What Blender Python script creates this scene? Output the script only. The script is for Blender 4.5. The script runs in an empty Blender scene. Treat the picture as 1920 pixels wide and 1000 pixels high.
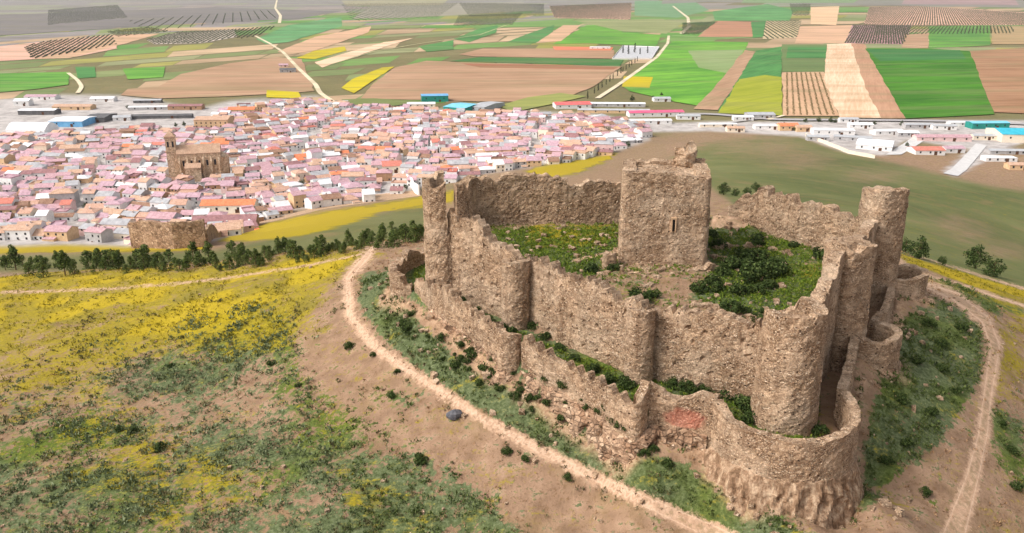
import bpy, math, random
import numpy as np
from math import radians, sin, cos, pi, atan2, hypot

SC = bpy.context.scene
COL = SC.collection
rng = np.random.default_rng(7)
random.seed(7)

# ------------------------------------------------------------------ camera maths (photo measured at 1920 x 1000)
F = 1600.0
PITCH = radians(18.5)
CH = 37.2                      # camera height above the castle court (z = 0)
PLAIN = -110.0
CP, SP = cos(PITCH), sin(PITCH)


def ray(px, py):
    u = (px - 960.0) / F
    v = (500.0 - py) / F
    return u, CP + v * SP, -SP + v * CP


def P(px, py, z):
    dx, dy, dz = ray(px, py)
    s = (z - CH) / dz
    return dx * s, dy * s, z


def project(x, y, z):
    zz = z - CH
    d = np.maximum(y * CP - zz * SP, 1.0)
    up = y * SP + zz * CP
    return 960.0 + F * x / d, 500.0 - F * up / d


# ------------------------------------------------------------------ noise (vectorised)
def _hash(ix, iy, iz, seed):
    h = (ix.astype(np.int64) * 374761393 + iy.astype(np.int64) * 668265263 + iz.astype(np.int64) * 2147483647 + seed * 144665) & 0xFFFFFFFF
    h = ((h ^ (h >> 13)) * 1274126177) & 0xFFFFFFFF
    h = ((h ^ (h >> 16)) * 2246822519) & 0xFFFFFFFF
    h = h ^ (h >> 15)
    return (h & 0xFFFFFF) / float(0xFFFFFF)


def vnoise(x, y, z=None, seed=0):
    x = np.asarray(x, float)
    y = np.asarray(y, float)
    z = np.zeros_like(x) if z is None else np.asarray(z, float)
    ix, iy, iz = np.floor(x), np.floor(y), np.floor(z)
    fx, fy, fz = x - ix, y - iy, z - iz
    fx = fx * fx * (3 - 2 * fx)
    fy = fy * fy * (3 - 2 * fy)
    fz = fz * fz * (3 - 2 * fz)
    out = 0
    for a in (0, 1):
        wx = fx if a else 1 - fx
        for b in (0, 1):
            wy = fy if b else 1 - fy
            for c in (0, 1):
                wz = fz if c else 1 - fz
                out = out + wx * wy * wz * _hash(ix + a, iy + b, iz + c, seed)
    return out * 2 - 1


def fbm(x, y, z=None, oct=3, seed=0):
    t, a, f = 0, 1.0, 1.0
    for o in range(oct):
        t = t + a * vnoise(np.asarray(x) * f, np.asarray(y) * f, None if z is None else np.asarray(z) * f, seed + o * 17)
        a *= 0.5
        f *= 2.03
    return t / 1.75


def sstep(a, b, x):
    t = np.clip((np.asarray(x, float) - a) / (b - a), 0, 1)
    return t * t * (3 - 2 * t)


def polyd(X, Y, poly, closed=True):
    """distance to a polyline / signed distance to a polygon (negative inside)"""
    X = np.asarray(X, float)
    Y = np.asarray(Y, float)
    d2 = np.full(X.shape, 1e18)
    inside = np.zeros(X.shape, bool)
    n = len(poly)
    for i in range(n if closed else n - 1):
        ax, ay = poly[i][0], poly[i][1]
        bx, by = poly[(i + 1) % n][0], poly[(i + 1) % n][1]
        ex, ey = bx - ax, by - ay
        L = ex * ex + ey * ey + 1e-12
        t = np.clip(((X - ax) * ex + (Y - ay) * ey) / L, 0, 1)
        d2 = np.minimum(d2, (X - ax - t * ex) ** 2 + (Y - ay - t * ey) ** 2)
        if closed and ay != by:
            c = ((ay > Y) != (by > Y)) & (X < (bx - ax) * (Y - ay) / (by - ay + 1e-15) + ax)
            inside ^= c
    d = np.sqrt(d2)
    return np.where(inside, -d, d) if closed else d


def widthline(X, Y, pts):
    """polyline with a half width at each point: value 1 on it, soft edges"""
    best = np.full(np.shape(X), -1e9)
    for i in range(len(pts) - 1):
        ax, ay, aw = pts[i]
        bx, by, bw = pts[i + 1]
        ex, ey = bx - ax, by - ay
        t = np.clip(((X - ax) * ex + (Y - ay) * ey) / (ex * ex + ey * ey), 0, 1)
        d = np.sqrt((X - ax - t * ex) ** 2 + (Y - ay - t * ey) ** 2)
        best = np.maximum(best, (aw + (bw - aw) * t) - d)
    return best


# ------------------------------------------------------------------ terrain
INNER = [(-9, 106), (0.3, 96.2), (13.4, 83.4), (15.2, 84.2), (25.2, 78.4), (28.6, 77.5), (37.5, 92.5), (50, 110), (38.5, 130), (17, 133.5), (7, 134), (-7, 133)]
DC = (26.5, 74.4)
OUTER = [(-14, 118), (-16.6, 113.5), (-16.4, 109), (-13.6, 106), (-10.2, 102), (-5, 94.6), (-0.8, 87.8), (12.0, 74.9), (13.6, 76.4), (19.3, 74.6)]
for a in range(190, 372, 12):
    OUTER.append((DC[0] + 6.9 * cos(radians(a)), DC[1] + 6.9 * sin(radians(a))))
OUTER += [(34.6, 78.6), (37.2, 84.2)]
for a in range(215, 420, 20):
    OUTER.append((42.3 + 3.1 * cos(radians(a)), 92.3 + 3.1 * sin(radians(a))))
OUTER += [(47.5, 99.5), (50.5, 105)]
for a in range(220, 440, 20):
    OUTER.append((54.6 + 3.0 * cos(radians(a)), 111.8 + 3.0 * sin(radians(a))))
OUTER += [(50, 122), (42, 137), (17, 139), (-9, 139)]

ctrl = []


def K(px, py, z):
    ctrl.append(P(px, py, z))


# foot of the outer wall
for p in [(-18.5, 113, -4.0), (-14.5, 104.5, -4.3), (-11.5, 100.5, -4.5), (-1.8, 86.2, -5.6), (12, 73, -7.4), (16, 73.2, -7.6), (26, 66, -9.2), (20.5, 69, -8.6), (33, 69.5, -8.8),
          (36.5, 79, -7.4), (44, 88.5, -6.2), (50, 100, -5.2), (57.5, 109.5, -4.6), (55, 118, -4.2), (48, 130, -4.5), (38, 140, -6), (17, 143, -6), (-11, 143, -6), (-16, 130, -5)]:
    ctrl.append(p)
# the track round the castle
PATH_W = [(690, 478, -6.0), (648, 522, -6.6), (655, 590, -7.2), (700, 650, -7.5), (800, 720, -7.9), (900, 785, -8.4), (1000, 840, -9.3), (1150, 915, -10.6), (1340, 1000, -12.0),
          (1725, 530, -5.0), (1800, 560, -6.6), (1850, 600, -8.0), (1870, 650, -9.0), (1850, 740, -10.4), (1840, 820, -11.4), (1820, 900, -12.2), (1790, 1000, -13.0)]
for p in PATH_W:
    K(*p)
# near flank of the hill
for p in [(0, 1000, -18), (300, 1000, -16.5), (600, 1000, -15), (960, 1000, -13.6), (1550, 1000, -13.2), (1650, 930, -11.3), (1900, 1000, -15), (1910, 850, -13.2), (1910, 700, -12),
          (0, 850, -19), (300, 850, -16.2), (600, 850, -13), (800, 850, -11), (0, 700, -20), (250, 700, -17), (450, 700, -13.5), (560, 650, -10.3), (100, 560, -20.5), (350, 560, -15), (520, 560, -10.5), (600, 520, -8.2),
          (0, 522, -22), (150, 520, -19), (300, 512, -16.5), (450, 502, -13), (600, 486, -9), (680, 472, -7.4),
          # beyond the shoulder
          (0, 505, -29), (150, 503, -27), (300, 497, -24.5), (500, 485, -20.5), (650, 465, -20), (760, 448, -22), (0, 478, -60), (200, 472, -62), (350, 467, -66), (600, 440, -34), (600, 415, -54), (780, 405, -52), (780, 380, -78), (450, 445, -74), (600, 395, -76),
          (0, 458, -101), (200, 456, -103), (330, 462, -98), (420, 446, -97), (560, 398, -99), (700, 376, -101), (790, 360, -104),
          (850, 340, -102), (1000, 325, -92), (1000, 345, -70), (1150, 300, -100), (1150, 320, -86), (1230, 270, -103), (1330, 300, -86), (1400, 262, -106), (1400, 330, -58), (1400, 378, -16), (1340, 380, -24),
          (1550, 280, -105), (1550, 330, -74), (1600, 300, -95), (1700, 310, -105), (1700, 400, -45), (1720, 470, -17), (1850, 350, -98), (1900, 380, -88), (1900, 450, -47), (1830, 492, -25), (1900, 520, -22),
          (1800, 516, -14), (1900, 548, -15), (1760, 500, -12), (1900, 590, -13)]:
    K(*p)
for p in [(-300, 100, -85), (-300, 260, -108), (-160, 80, -42), (-100, 40, -36), (-60, 20, -30), (0, 40, -22), (60, 40, -20), (110, 50, -28), (150, 110, -30), (250, 150, -75), (300, 300, -108), (-200, -60, -80), (0, -80, -62), (200, -40, -75),
          (-400, 600, -110), (-200, 700, -110), (0, 780, -110), (200, 820, -110), (400, 780, -110), (500, 500, -110), (-450, 350, -110), (-450, 0, -108), (450, 0, -108)]:
    ctrl.append(p)
CT = np.array(ctrl)


def _tps_fit(C, lam=4.0):
    n = len(C)
    s = 0.01
    X = C[:, :2] * s
    r2 = ((X[:, None, :] - X[None, :, :]) ** 2).sum(-1)
    Km = 0.5 * r2 * np.log(r2 + 1e-12)
    A = np.zeros((n + 3, n + 3))
    A[:n, :n] = Km + np.eye(n) * lam * 1e-4
    A[:n, n] = 1
    A[:n, n + 1:] = X
    A[n:, :n] = A[:n, n:].T
    b = np.zeros(n + 3)
    b[:n] = C[:, 2]
    return np.linalg.solve(A, b)


TW = _tps_fit(CT)


def tps(x, y):
    s = 0.01
    x = np.asarray(x, float).ravel() * s
    y = np.asarray(y, float).ravel() * s
    out = np.zeros(len(x))
    X = CT[:, :2] * s
    n = len(CT)
    for i in range(0, len(x), 20000):
        xx, yy = x[i:i + 20000], y[i:i + 20000]
        r2 = (xx[:, None] - X[None, :, 0]) ** 2 + (yy[:, None] - X[None, :, 1]) ** 2
        out[i:i + 20000] = (0.5 * r2 * np.log(r2 + 1e-12)) @ TW[:n] + TW[n] + TW[n + 1] * xx + TW[n + 2] * yy
    return out


LICE = [(-12, 111, -2.0), (-5, 99, -2.2), (5, 86.5, -2.9), (16, 79, -3.4), (24, 71, -4.0), (31, 71, -4.6), (37, 88, -5.6), (49, 104, -5.0), (53, 113, -4.4), (40, 135, -2), (10, 137, -2), (-11, 125, -2)]


def terrain(x, y, rough=True):
    x = np.asarray(x, float)
    y = np.asarray(y, float)
    sh = x.shape
    x = x.ravel()
    y = y.ravel()
    h = np.full(x.shape, PLAIN)
    m = (y > -250) & (y < 960) & (np.abs(x) < 700)
    if m.any():
        xm, ym = x[m], y[m]
        t = tps(xm, ym)
        if rough:
            dist = np.hypot(xm, ym - 100)
            near = 1 - sstep(60, 220, dist)
            t = t + fbm(xm / 9, ym / 9, oct=3, seed=3) * 0.45 * (0.35 + near) + fbm(xm / 1.7, ym / 1.7, oct=2, seed=9) * 0.16 * near
            t = t + fbm(xm / 40, ym / 40, oct=2, seed=5) * 1.2 * sstep(170, 300, dist)
        # foot of the hill meets the plain softly
        e = t - PLAIN
        e = np.where(e > 18, e, 3.0 * np.log1p(np.exp(np.clip(e / 3.0, -30, 30))))
        w = (1 - sstep(760, 900, ym)) * (1 - sstep(450, 650, np.abs(xm))) * sstep(-240, -120, ym)
        e = e * w
        do = polyd(xm, ym, OUTER)
        di = polyd(xm, ym, INNER)
        z = PLAIN + e
        near = do < 4.5
        if near.any():
            # rocky skirt under the outer wall
            if rough:
                rib = np.abs(fbm(xm / 1.5, ym / 1.5, oct=3, seed=21))
                z = z + np.where((do > 0) & (do < 4.5), (0.5 - 1.4 * rib) * (1 - sstep(1.0, 4.5, do)) * 0.7, 0)
            ww = np.zeros_like(xm)
            zz = np.zeros_like(xm)
            for lx, ly, lz in LICE:
                k = 1.0 / ((xm - lx) ** 2 + (ym - ly) ** 2 + 2) ** 2
                ww += k
                zz += k * lz
            lice = zz / ww + (fbm(xm / 3, ym / 3, oct=2, seed=31) * 0.3 if rough else 0)
            court = (fbm(xm / 6, ym / 6, oct=3, seed=33) * 0.55 if rough else 0) + 0.25 * (1 - sstep(90, 98, ym + 0.5 * xm - 8))
            # spoil heap at the breach beside the keep
            court = court + 3.4 * np.exp(-(((xm - 34) / 4.5) ** 2 + ((ym - 131.5) / 4.0) ** 2))
            court = court + 1.2 * np.exp(-(((xm - 20) / 8.0) ** 2 + ((ym - 106) / 4.0) ** 2))
            a = sstep(0.2, 1.0, -do)
            z = z * (1 - a) + lice * a
            b = sstep(0.5, 1.3, -di)
            z = z * (1 - b) + court * b
        h[m] = z
    return h.reshape(sh)


def T1(x, y):
    return float(terrain(np.array([x]), np.array([y]))[0])


def hit(px, py, start=45.0):
    """where the photo's ray meets the ground"""
    dx, dy, dz = ray(px, py)
    s = np.concatenate([np.arange(start, 260, 0.5), np.arange(260, 1100, 1.5)])
    g = terrain(dx * s, dy * s, rough=False)
    below = np.nonzero(CH + dz * s <= g)[0]
    if len(below):
        k = s[below[0]]
    else:
        k = (PLAIN - CH) / dz
    return dx * k, dy * k, CH + dz * k


# ------------------------------------------------------------------ mesh helpers
def mesh_np(name, V, Q=None, Tt=None, smooth=False):
    V = np.asarray(V, np.float32)
    me = bpy.data.meshes.new(name)
    me.vertices.add(len(V))
    me.vertices.foreach_set('co', V.ravel())
    li, tot = [], []
    if Q is not None and len(Q):
        Q = np.asarray(Q, np.int32)
        li.append(Q.ravel())
        tot.append(np.full(len(Q), 4, np.int32))
    if Tt is not None and len(Tt):
        Tt = np.asarray(Tt, np.int32)
        li.append(Tt.ravel())
        tot.append(np.full(len(Tt), 3, np.int32))
    li = np.concatenate(li)
    tot = np.concatenate(tot)
    me.loops.add(len(li))
    me.loops.foreach_set('vertex_index', li)
    me.polygons.add(len(tot))
    st = np.concatenate([[0], np.cumsum(tot)[:-1]]).astype(np.int32)
    me.polygons.foreach_set('loop_start', st)
    me.polygons.foreach_set('loop_total', tot)
    me.polygons.foreach_set('use_smooth', np.full(len(tot), smooth, bool))
    me.update(calc_edges=True)
    me.validate()
    return me


def link(name, me, mat=None, parent=None, loc=None):
    o = bpy.data.objects.new(name, me)
    COL.objects.link(o)
    if mat is not None and me is not None and len(me.materials) == 0:
        for m_ in (mat if isinstance(mat, (list, tuple)) else [mat]):
            me.materials.append(m_)
    if parent is not None:
        o.parent = parent
    if loc is not None:
        o.location = loc
    return o


def tag(o, label=None, cat=None, group=None, kind=None):
    if label:
        o['label'] = label
    if cat:
        o['category'] = cat
    if group:
        o['group'] = group
    if kind:
        o['kind'] = kind
    return o


def empty(name, loc=(0, 0, 0), rz=0.0):
    o = bpy.data.objects.new(name, None)
    COL.objects.link(o)
    o.location = loc
    o.rotation_euler = (0, 0, rz)
    return o


class MB:
    """collects faces of boxes, prisms and sheets for ONE mesh"""

    def __init__(s):
        s.v, s.f = [], []

    def add(s, vs, fs):
        b = len(s.v)
        s.v += [tuple(map(float, p)) for p in vs]
        s.f += [tuple(i + b for i in f) for f in fs]

    def box(s, x0, x1, y0, y1, z0, z1):
        s.add([(x0, y0, z0), (x1, y0, z0), (x1, y1, z0), (x0, y1, z0), (x0, y0, z1), (x1, y0, z1), (x1, y1, z1), (x0, y1, z1)],
              [(0, 3, 2, 1), (4, 5, 6, 7), (0, 1, 5, 4), (1, 2, 6, 5), (2, 3, 7, 6), (3, 0, 4, 7)])

    def gable_walls(s, w, d, h, rise):
        a, b = w / 2, d / 2
        s.add([(-a, -b, -1), (a, -b, -1), (a, b, -1), (-a, b, -1), (-a, -b, h), (a, -b, h), (a, b, h), (-a, b, h), (-a, 0, h + rise), (a, 0, h + rise)],
              [(0, 1, 5, 4), (2, 3, 7, 6), (1, 2, 6, 9, 5), (3, 0, 4, 8, 7)])

    def gable_roof(s, w, d, h, rise, ov=0.35, th=0.18):
        a, b = w / 2 + ov, d / 2 + ov
        e = h - rise * ov / (d / 2)
        r = h + rise
        v = [(-a, -b, e), (a, -b, e), (a, 0, r), (-a, 0, r), (a, b, e), (-a, b, e)]
        v2 = [(x, y, z + th) for x, y, z in v]
        s.add(v + v2, [(6, 7, 8, 9), (9, 8, 10, 11), (0, 3, 2, 1), (3, 5, 4, 2), (0, 1, 7, 6), (5, 11, 10, 4), (1, 2, 8, 7), (2, 4, 10, 8), (0, 6, 9, 3), (3, 9, 11, 5)])

    def mesh(s, name):
        me = bpy.data.meshes.new(name)
        me.from_pydata(s.v, [], s.f)
        me.update()
        return me

    def build(s, name, mat, parent=None, loc=None):
        return link(name, s.mesh(name), mat, parent, loc)


# ------------------------------------------------------------------ materials
def lin(c):
    return tuple(((v / 255.0) / 12.92 if v <= 10 else ((v / 255.0 + 0.055) / 1.055) ** 2.4) for v in c) + (1.0,)


class NT:
    def __init__(s, name):
        s.m = bpy.data.materials.new(name)
        s.m.use_nodes = True
        s.t = s.m.node_tree
        s.t.nodes.clear()
        s.out = s.t.nodes.new('ShaderNodeOutputMaterial')
        s.b = s.t.nodes.new('ShaderNodeBsdfPrincipled')
        s.b.inputs['Roughness'].default_value = 0.9
        s.b.inputs['Specular IOR Level'].default_value = 0.15
        s.t.links.new(s.b.outputs[0], s.out.inputs[0])
        s.co = s.t.nodes.new('ShaderNodeTexCoord').outputs['Object']

    def set(s, sock, v):
        if hasattr(v, 'is_output'):
            s.t.links.new(v, sock)
        else:
            sock.default_value = v

    def noise(s, scale, detail=3.0, rough=0.6, vec=None, color=False, dist=0.0):
        n = s.t.nodes.new('ShaderNodeTexNoise')
        n.inputs['Scale'].default_value = scale
        n.inputs['Detail'].default_value = detail
        n.inputs['Roughness'].default_value = rough
        n.inputs['Distortion'].default_value = dist
        s.t.links.new(vec or s.co, n.inputs['Vector'])
        return n.outputs['Color' if color else 'Fac']

    def voro(s, scale, feature='F1', out='Distance', vec=None, rnd=1.0):
        n = s.t.nodes.new('ShaderNodeTexVoronoi')
        n.feature = feature
        n.inputs['Scale'].default_value = scale
        n.inputs['Randomness'].default_value = rnd
        s.t.links.new(vec or s.co, n.inputs['Vector'])
        return n.outputs[out]

    def mapping(s, scale=(1, 1, 1), rot=(0, 0, 0)):
        n = s.t.nodes.new('ShaderNodeMapping')
        n.inputs['Scale'].default_value = scale
        n.inputs['Rotation'].default_value = rot
        s.t.links.new(s.co, n.inputs['Vector'])
        return n.outputs[0]

    def ramp(s, fac, stops):
        n = s.t.nodes.new('ShaderNodeValToRGB')
        e = n.color_ramp.elements
        while len(e) < len(stops):
            e.new(0.5)
        for i, (p, c) in enumerate(stops):
            e[i].position = p
            e[i].color = c if len(c) == 4 else tuple(c) + (1,)
        s.t.links.new(fac, n.inputs[0])
        return n.outputs[0]

    def mix(s, fac, a, b, mode='MIX'):
        n = s.t.nodes.new('ShaderNodeMix')
        n.data_type = 'RGBA'
        n.blend_type = mode
        s.set(n.inputs[0], fac)
        s.set(n.inputs[6], a)
        s.set(n.inputs[7], b)
        return n.outputs[2]

    def math(s, op, a, b=0.0, c=None, clamp=False):
        n = s.t.nodes.new('ShaderNodeMath')
        n.operation = op
        n.use_clamp = clamp
        s.set(n.inputs[0], a)
        s.set(n.inputs[1], b)
        if c is not None:
            s.set(n.inputs[2], c)
        return n.outputs[0]

    def step(s, x, a, b):
        n = s.t.nodes.new('ShaderNodeMapRange')
        n.interpolation_type = 'SMOOTHSTEP'
        s.set(n.inputs[0], x)
        n.inputs[1].default_value = a
        n.inputs[2].default_value = b
        return n.outputs[0]

    def attr(s, name):
        n = s.t.nodes.new('ShaderNodeAttribute')
        n.attribute_name = name
        sp = s.t.nodes.new('ShaderNodeSeparateColor')
        s.t.links.new(n.outputs['Color'], sp.inputs[0])
        return sp.outputs

    def island(s):
        return s.t.nodes.new('ShaderNodeNewGeometry').outputs['Random Per Island']

    def objrand(s):
        return s.t.nodes.new('ShaderNodeObjectInfo').outputs['Random']

    def bump(s, h, strength=0.5, dist=0.1):
        n = s.t.nodes.new('ShaderNodeBump')
        n.inputs['Strength'].default_value = strength
        n.inputs['Distance'].default_value = dist
        s.t.links.new(h, n.inputs['Height'])
        s.t.links.new(n.outputs[0], s.b.inputs['Normal'])

    def color(s, c):
        s.set(s.b.inputs['Base Color'], c)
        return s


def m_ix(a, b, t):
    a, b = lin(a), lin(b)
    return tuple(p * (1 - t) + q * t for p, q in zip(a, b))


def stone_mat(name, base, dark, light, scale=5.4, stain=None):
    m = NT(name)
    wob = m.noise(1.3, 2, color=True)
    wv = m.t.nodes.new('ShaderNodeVectorMath')
    wv.operation = 'MULTIPLY_ADD'
    m.t.links.new(wob, wv.inputs[0])
    wv.inputs[1].default_value = (0.25, 0.25, 0.25)
    m.t.links.new(m.co, wv.inputs[2])
    mp = m.t.nodes.new('ShaderNodeMapping')
    mp.inputs['Scale'].default_value = (1, 1, 1.45)
    m.t.links.new(wv.outputs[0], mp.inputs['Vector'])
    cell = m.t.nodes.new('ShaderNodeTexVoronoi')
    cell.inputs['Scale'].default_value = scale
    m.t.links.new(mp.outputs[0], cell.inputs['Vector'])
    sep = m.t.nodes.new('ShaderNodeSeparateColor')
    m.t.links.new(cell.outputs['Color'], sep.inputs[0])
    edge = m.voro(scale, 'DISTANCE_TO_EDGE', vec=mp.outputs[0])
    fine = m.noise(7, 4, 0.75)
    big = m.noise(0.22, 4, 0.6)
    patch = m.step(m.noise(0.5, 5, 0.7), 0.44, 0.62)          # where the render still clings to the rubble
    cs = m.ramp(sep.outputs[0], [(0.0, m_ix(dark, base, 0.0)), (0.28, m_ix(dark, base, 0.75)), (0.65, lin(base)), (1.0, lin(light))])
    cs = m.mix(m.math('MULTIPLY', m.step(edge, 0.13, 0.0), 0.75), cs, m_ix(dark, (60, 44, 34), 0.55))
    soft = m.ramp(m.noise(2.4, 5, 0.7), [(0.3, m_ix(dark, base, 0.6)), (0.6, m_ix(base, light, 0.35))])
    c = m.mix(m.math('MULTIPLY', patch, 0.5), cs, soft)
    c = m.mix(m.math('MULTIPLY', m.step(big, 0.42, 0.68), 0.45), c, lin(light))
    strk = m.noise(1.0, 4, 0.65, vec=m.mapping((1.1, 1.1, 0.16)))
    c = m.mix(m.math('MULTIPLY', m.step(strk, 0.52, 0.7), 0.5), c, lin(dark))
    crs = m.noise(1.0, 3, 0.7, vec=m.mapping((0.22, 0.22, 2.3)))
    c = m.mix(m.math('MULTIPLY', m.step(crs, 0.54, 0.68), 0.42), c, lin(dark))
    pit = m.voro(1.25, 'F1', vec=mp.outputs[0])
    c = m.mix(m.math('MULTIPLY', m.step(pit, 0.2, 0.09), 0.85), c, lin((66, 46, 34)))
    c = m.mix(0.5, c, m.ramp(fine, [(0.3, (0.2, 0.2, 0.2, 1)), (0.7, (0.8, 0.8, 0.8, 1))]), 'OVERLAY')
    if stain:
        sx, sy, sz, r, col = stain
        d = m.t.nodes.new('ShaderNodeVectorMath')
        d.operation = 'DISTANCE'
        mp2 = m.mapping((1, 1, 1.9))
        m.t.links.new(mp2, d.inputs[0])
        d.inputs[1].default_value = (sx, sy, sz * 1.9)
        dd = m.math('ADD', d.outputs['Value'], m.math('MULTIPLY', m.math('SUBTRACT', m.noise(0.9, 3), 0.5), 2.2))
        c = m.mix(m.math('MULTIPLY', m.step(dd, r, r * 0.6), 0.5), c, lin(col))
    m.color(c)
    h = m.math('ADD', m.math('MULTIPLY', m.math('MULTIPLY', m.step(edge, 0.0, 0.18), m.math('SUBTRACT', 1.0, m.math('MULTIPLY', patch, 0.7))), 0.6), m.math('ADD', m.math('MULTIPLY', fine, 0.5), m.math('MULTIPLY', m.step(pit, 0.06, 0.2), 0.8)))
    m.bump(h, 1.0, 0.22)
    return m.m
# ------------------------------------------------------------------ ground cover zones (photo layout laid on the ground)
def zones(px, py, x, y):
    """cover of the ground at world points (x, y) that the photo shows at (px, py)"""
    n1 = fbm(x / 7, y / 7, oct=3, seed=41)
    n2 = fbm(x / 2.2, y / 2.2, oct=2, seed=43)
    qx = px + n1 * 26 + n2 * 8
    qy = py + fbm(x / 8, y / 8, oct=3, seed=45) * 16 + n2 * 5
    Z = {}

    def poly(pts, soft, X=qx, Y=qy):
        return 1 - sstep(-soft, soft, polyd(X, Y, pts))

    near = (y < 165)
    # yellow flowering meadow
    yel = poly([(-60, 508), (150, 512), (420, 500), (560, 488), (700, 462), (706, 474), (650, 515), (600, 555), (565, 590), (545, 650), (430, 670), (330, 650), (230, 680), (190, 760), (-60, 790)], 26)
    yel = yel * (1 - 0.55 * sstep(560, 760, qy)) * np.where(y < 172, 1, 0)
    yel = yel * 0.98
    yel = np.maximum(yel, 1.12 * poly([(-60, 500), (420, 500), (704, 462), (690, 482), (600, 540), (430, 575), (250, 600), (-60, 650)], 22) * np.where(y < 172, 1, 0))
    for c in [(260, 860, 90, 70, 0.6), (380, 900, 80, 60, 0.55), (690, 915, 55, 35, 0.6), (190, 800, 70, 60, 0.5), (1890, 660, 45, 75, 0.7), (1900, 620, 40, 40, .6), (560, 605, 40, 40, 0.4), (60, 740, 80, 50, .45), (300, 960, 60, 30, .4), (1090, 955, 60, 20, .0)]:
        yel = np.maximum(yel, c[4] * np.exp(-((qx - c[0]) / c[2]) ** 2 - ((qy - c[1]) / c[3]) ** 2) * near)
    # yellow rape strips lower down
    st = poly([(405, 452), (470, 425), (600, 398), (720, 382), (850, 358), (850, 380), (720, 398), (640, 425), (560, 442), (470, 452)], 5, px + n1 * 8, py + n1 * 4)
    st = np.maximum(st, poly([(-40, 459), (120, 456), (250, 459), (400, 462), (380, 470), (120, 474), (-40, 476)], 3, px, py + n1 * 3) * 0.9)
    st = np.maximum(st, poly([(985, 322), (1030, 303), (1100, 290), (1160, 281), (1145, 298), (1080, 325), (1030, 336)], 4, px + n1 * 8, py + n1 * 3))
    st = st * 1.25
    st = np.maximum(st, poly([(850, 352), (880, 350), (880, 372), (850, 372)], 4))
    st = np.maximum(st, sstep(-3, 4, widthline(px, py + n1 * 5, [(1690, 482, 6), (1750, 503, 9), (1830, 530, 11), (1950, 566, 13)])))
    st = np.maximum(st, .6 * sstep(-3, 4, widthline(px, py + n1 * 5, [(1720, 520, 3), (1800, 541, 6), (1950, 586, 9)])))
    far = y > 172
    yel = np.maximum(yel, st * (far | (px > 1600)))
    # green scrub
    g = poly([(-60, 800), (120, 770), (190, 690), (330, 650), (430, 650), (560, 640), (600, 720), (640, 790), (760, 835), (890, 880), (960, 960), (1040, 1050), (-60, 1050)], 40) * 0.74
    g = np.maximum(g, poly([(330, 620), (420, 590), (540, 575), (570, 640), (550, 700), (430, 700)], 25) * 0.8)
    for c in [(250, 690, 80, 50, .75), (80, 830, 100, 90, .8), (270, 840, 70, 60, .8), (480, 880, 120, 60, .75), (700, 870, 120, 60, .7), (520, 660, 60, 40, .7), (300, 960, 220, 40, .6), (820, 920, 90, 40, .7), (760, 745, 40, 30, .5), (120, 930, 140, 80, .8), (560, 950, 200, 60, .8), (640, 800, 60, 40, .6)]:
        g = np.maximum(g, c[4] * np.exp(-((qx - c[0]) / c[2]) ** 2 - ((qy - c[1]) / c[3]) ** 2))
    bare = np.maximum(poly([(610, 505), (690, 478), (640, 530), (650, 600), (690, 660), (790, 730), (640, 745), (560, 700), (550, 640), (580, 570)], 16),
                      poly([(720, 790), (900, 800), (1040, 870), (1200, 960), (1300, 1010), (1010, 1010), (900, 900), (780, 850)], 26))
    bare = np.maximum(bare, 0.75 * np.exp(-((qx - 470) / 110) ** 2 - ((qy - 770) / 45) ** 2))
    bare = np.maximum(bare, 0.7 * np.exp(-((qx - 250) / 130) ** 2 - ((qy - 765) / 28) ** 2))
    bare = np.maximum(bare, 0.6 * np.exp(-((qx - 330) / 60) ** 2 - ((qy - 800) / 40) ** 2))
    g = g * (1 - 0.9 * bare)
    g = np.clip(g * (0.72 + 0.7 * n1), 0, 1)
    yel = np.where(y < 172, np.clip(yel * (0.9 + 0.45 * fbm(x / 11, y / 6, oct=3, seed=49)), 0, 1), yel)
    vg = poly([(672, 518), (735, 505), (748, 545), (778, 600), (835, 655), (905, 712), (985, 745), (1100, 800), (1220, 850), (1400, 915), (1480, 975), (1520, 1020), (1380, 1005), (1200, 925), (1020, 835), (900, 765), (800, 700), (715, 630), (680, 580)], 8, px + n2 * 10, py + n2 * 6)
    vr = poly([(1700, 600), (1735, 555), (1790, 572), (1838, 620), (1835, 700), (1790, 780), (1740, 850), (1660, 900), (1612, 920), (1628, 800), (1655, 700), (1672, 640)], 12, px + n1 * 12 + n2 * 8, py + n2 * 8)
    vr = np.clip(vr * (1.05 + 0.6 * n1), 0, 1)
    vr = np.maximum(vr, .85 * poly([(1420, 935), (1600, 905), (1640, 930), (1560, 975), (1450, 970)], 10))
    vr = np.maximum(vr, .7 * poly([(1850, 750), (1930, 790), (1930, 920), (1880, 880)], 20))
    vr = np.maximum(vr, .75 * poly([(1735, 520), (1800, 528), (1930, 575), (1930, 600), (1850, 580)], 6))
    do = polyd(x, y, OUTER)
    di = polyd(x, y, INNER)
    outside = do > 0.3
    g = np.maximum(g * (y < 165), np.maximum(vg * 1.0, vr) * near)
    rock = np.where(outside, (1 - sstep(0.7, 2.0, do + n2 * 1.0)), 0) * near
    rock = rock * (1 - 0.55 * vr)
    g = g * (1 - 0.5 * rock)
    # court and the ward between the walls
    cg = sstep(-0.15, 0.35, n1 + 0.15)
    court = di < -0.3
    cgreen = np.clip(poly([(920, 430), (1165, 425), (1165, 500), (1100, 520), (960, 490)], 12, px, py) + poly([(1320, 430), (1440, 425), (1560, 480), (1560, 560), (1440, 600), (1300, 560), (1330, 520)], 14, px, py) * (0.6 + 0.6 * cg), 0, 1)
    g = np.where(court, np.maximum(cgreen, 0.22 * cg), g)
    yel = np.where(court, np.clip(0.6 * poly([(985, 428), (1165, 418), (1165, 445), (1050, 462), (990, 465)], 8) + .5 * np.exp(-((qx - 1530) / 30) ** 2 - ((qy - 510) / 20) ** 2), 0, 1), yel)
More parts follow.
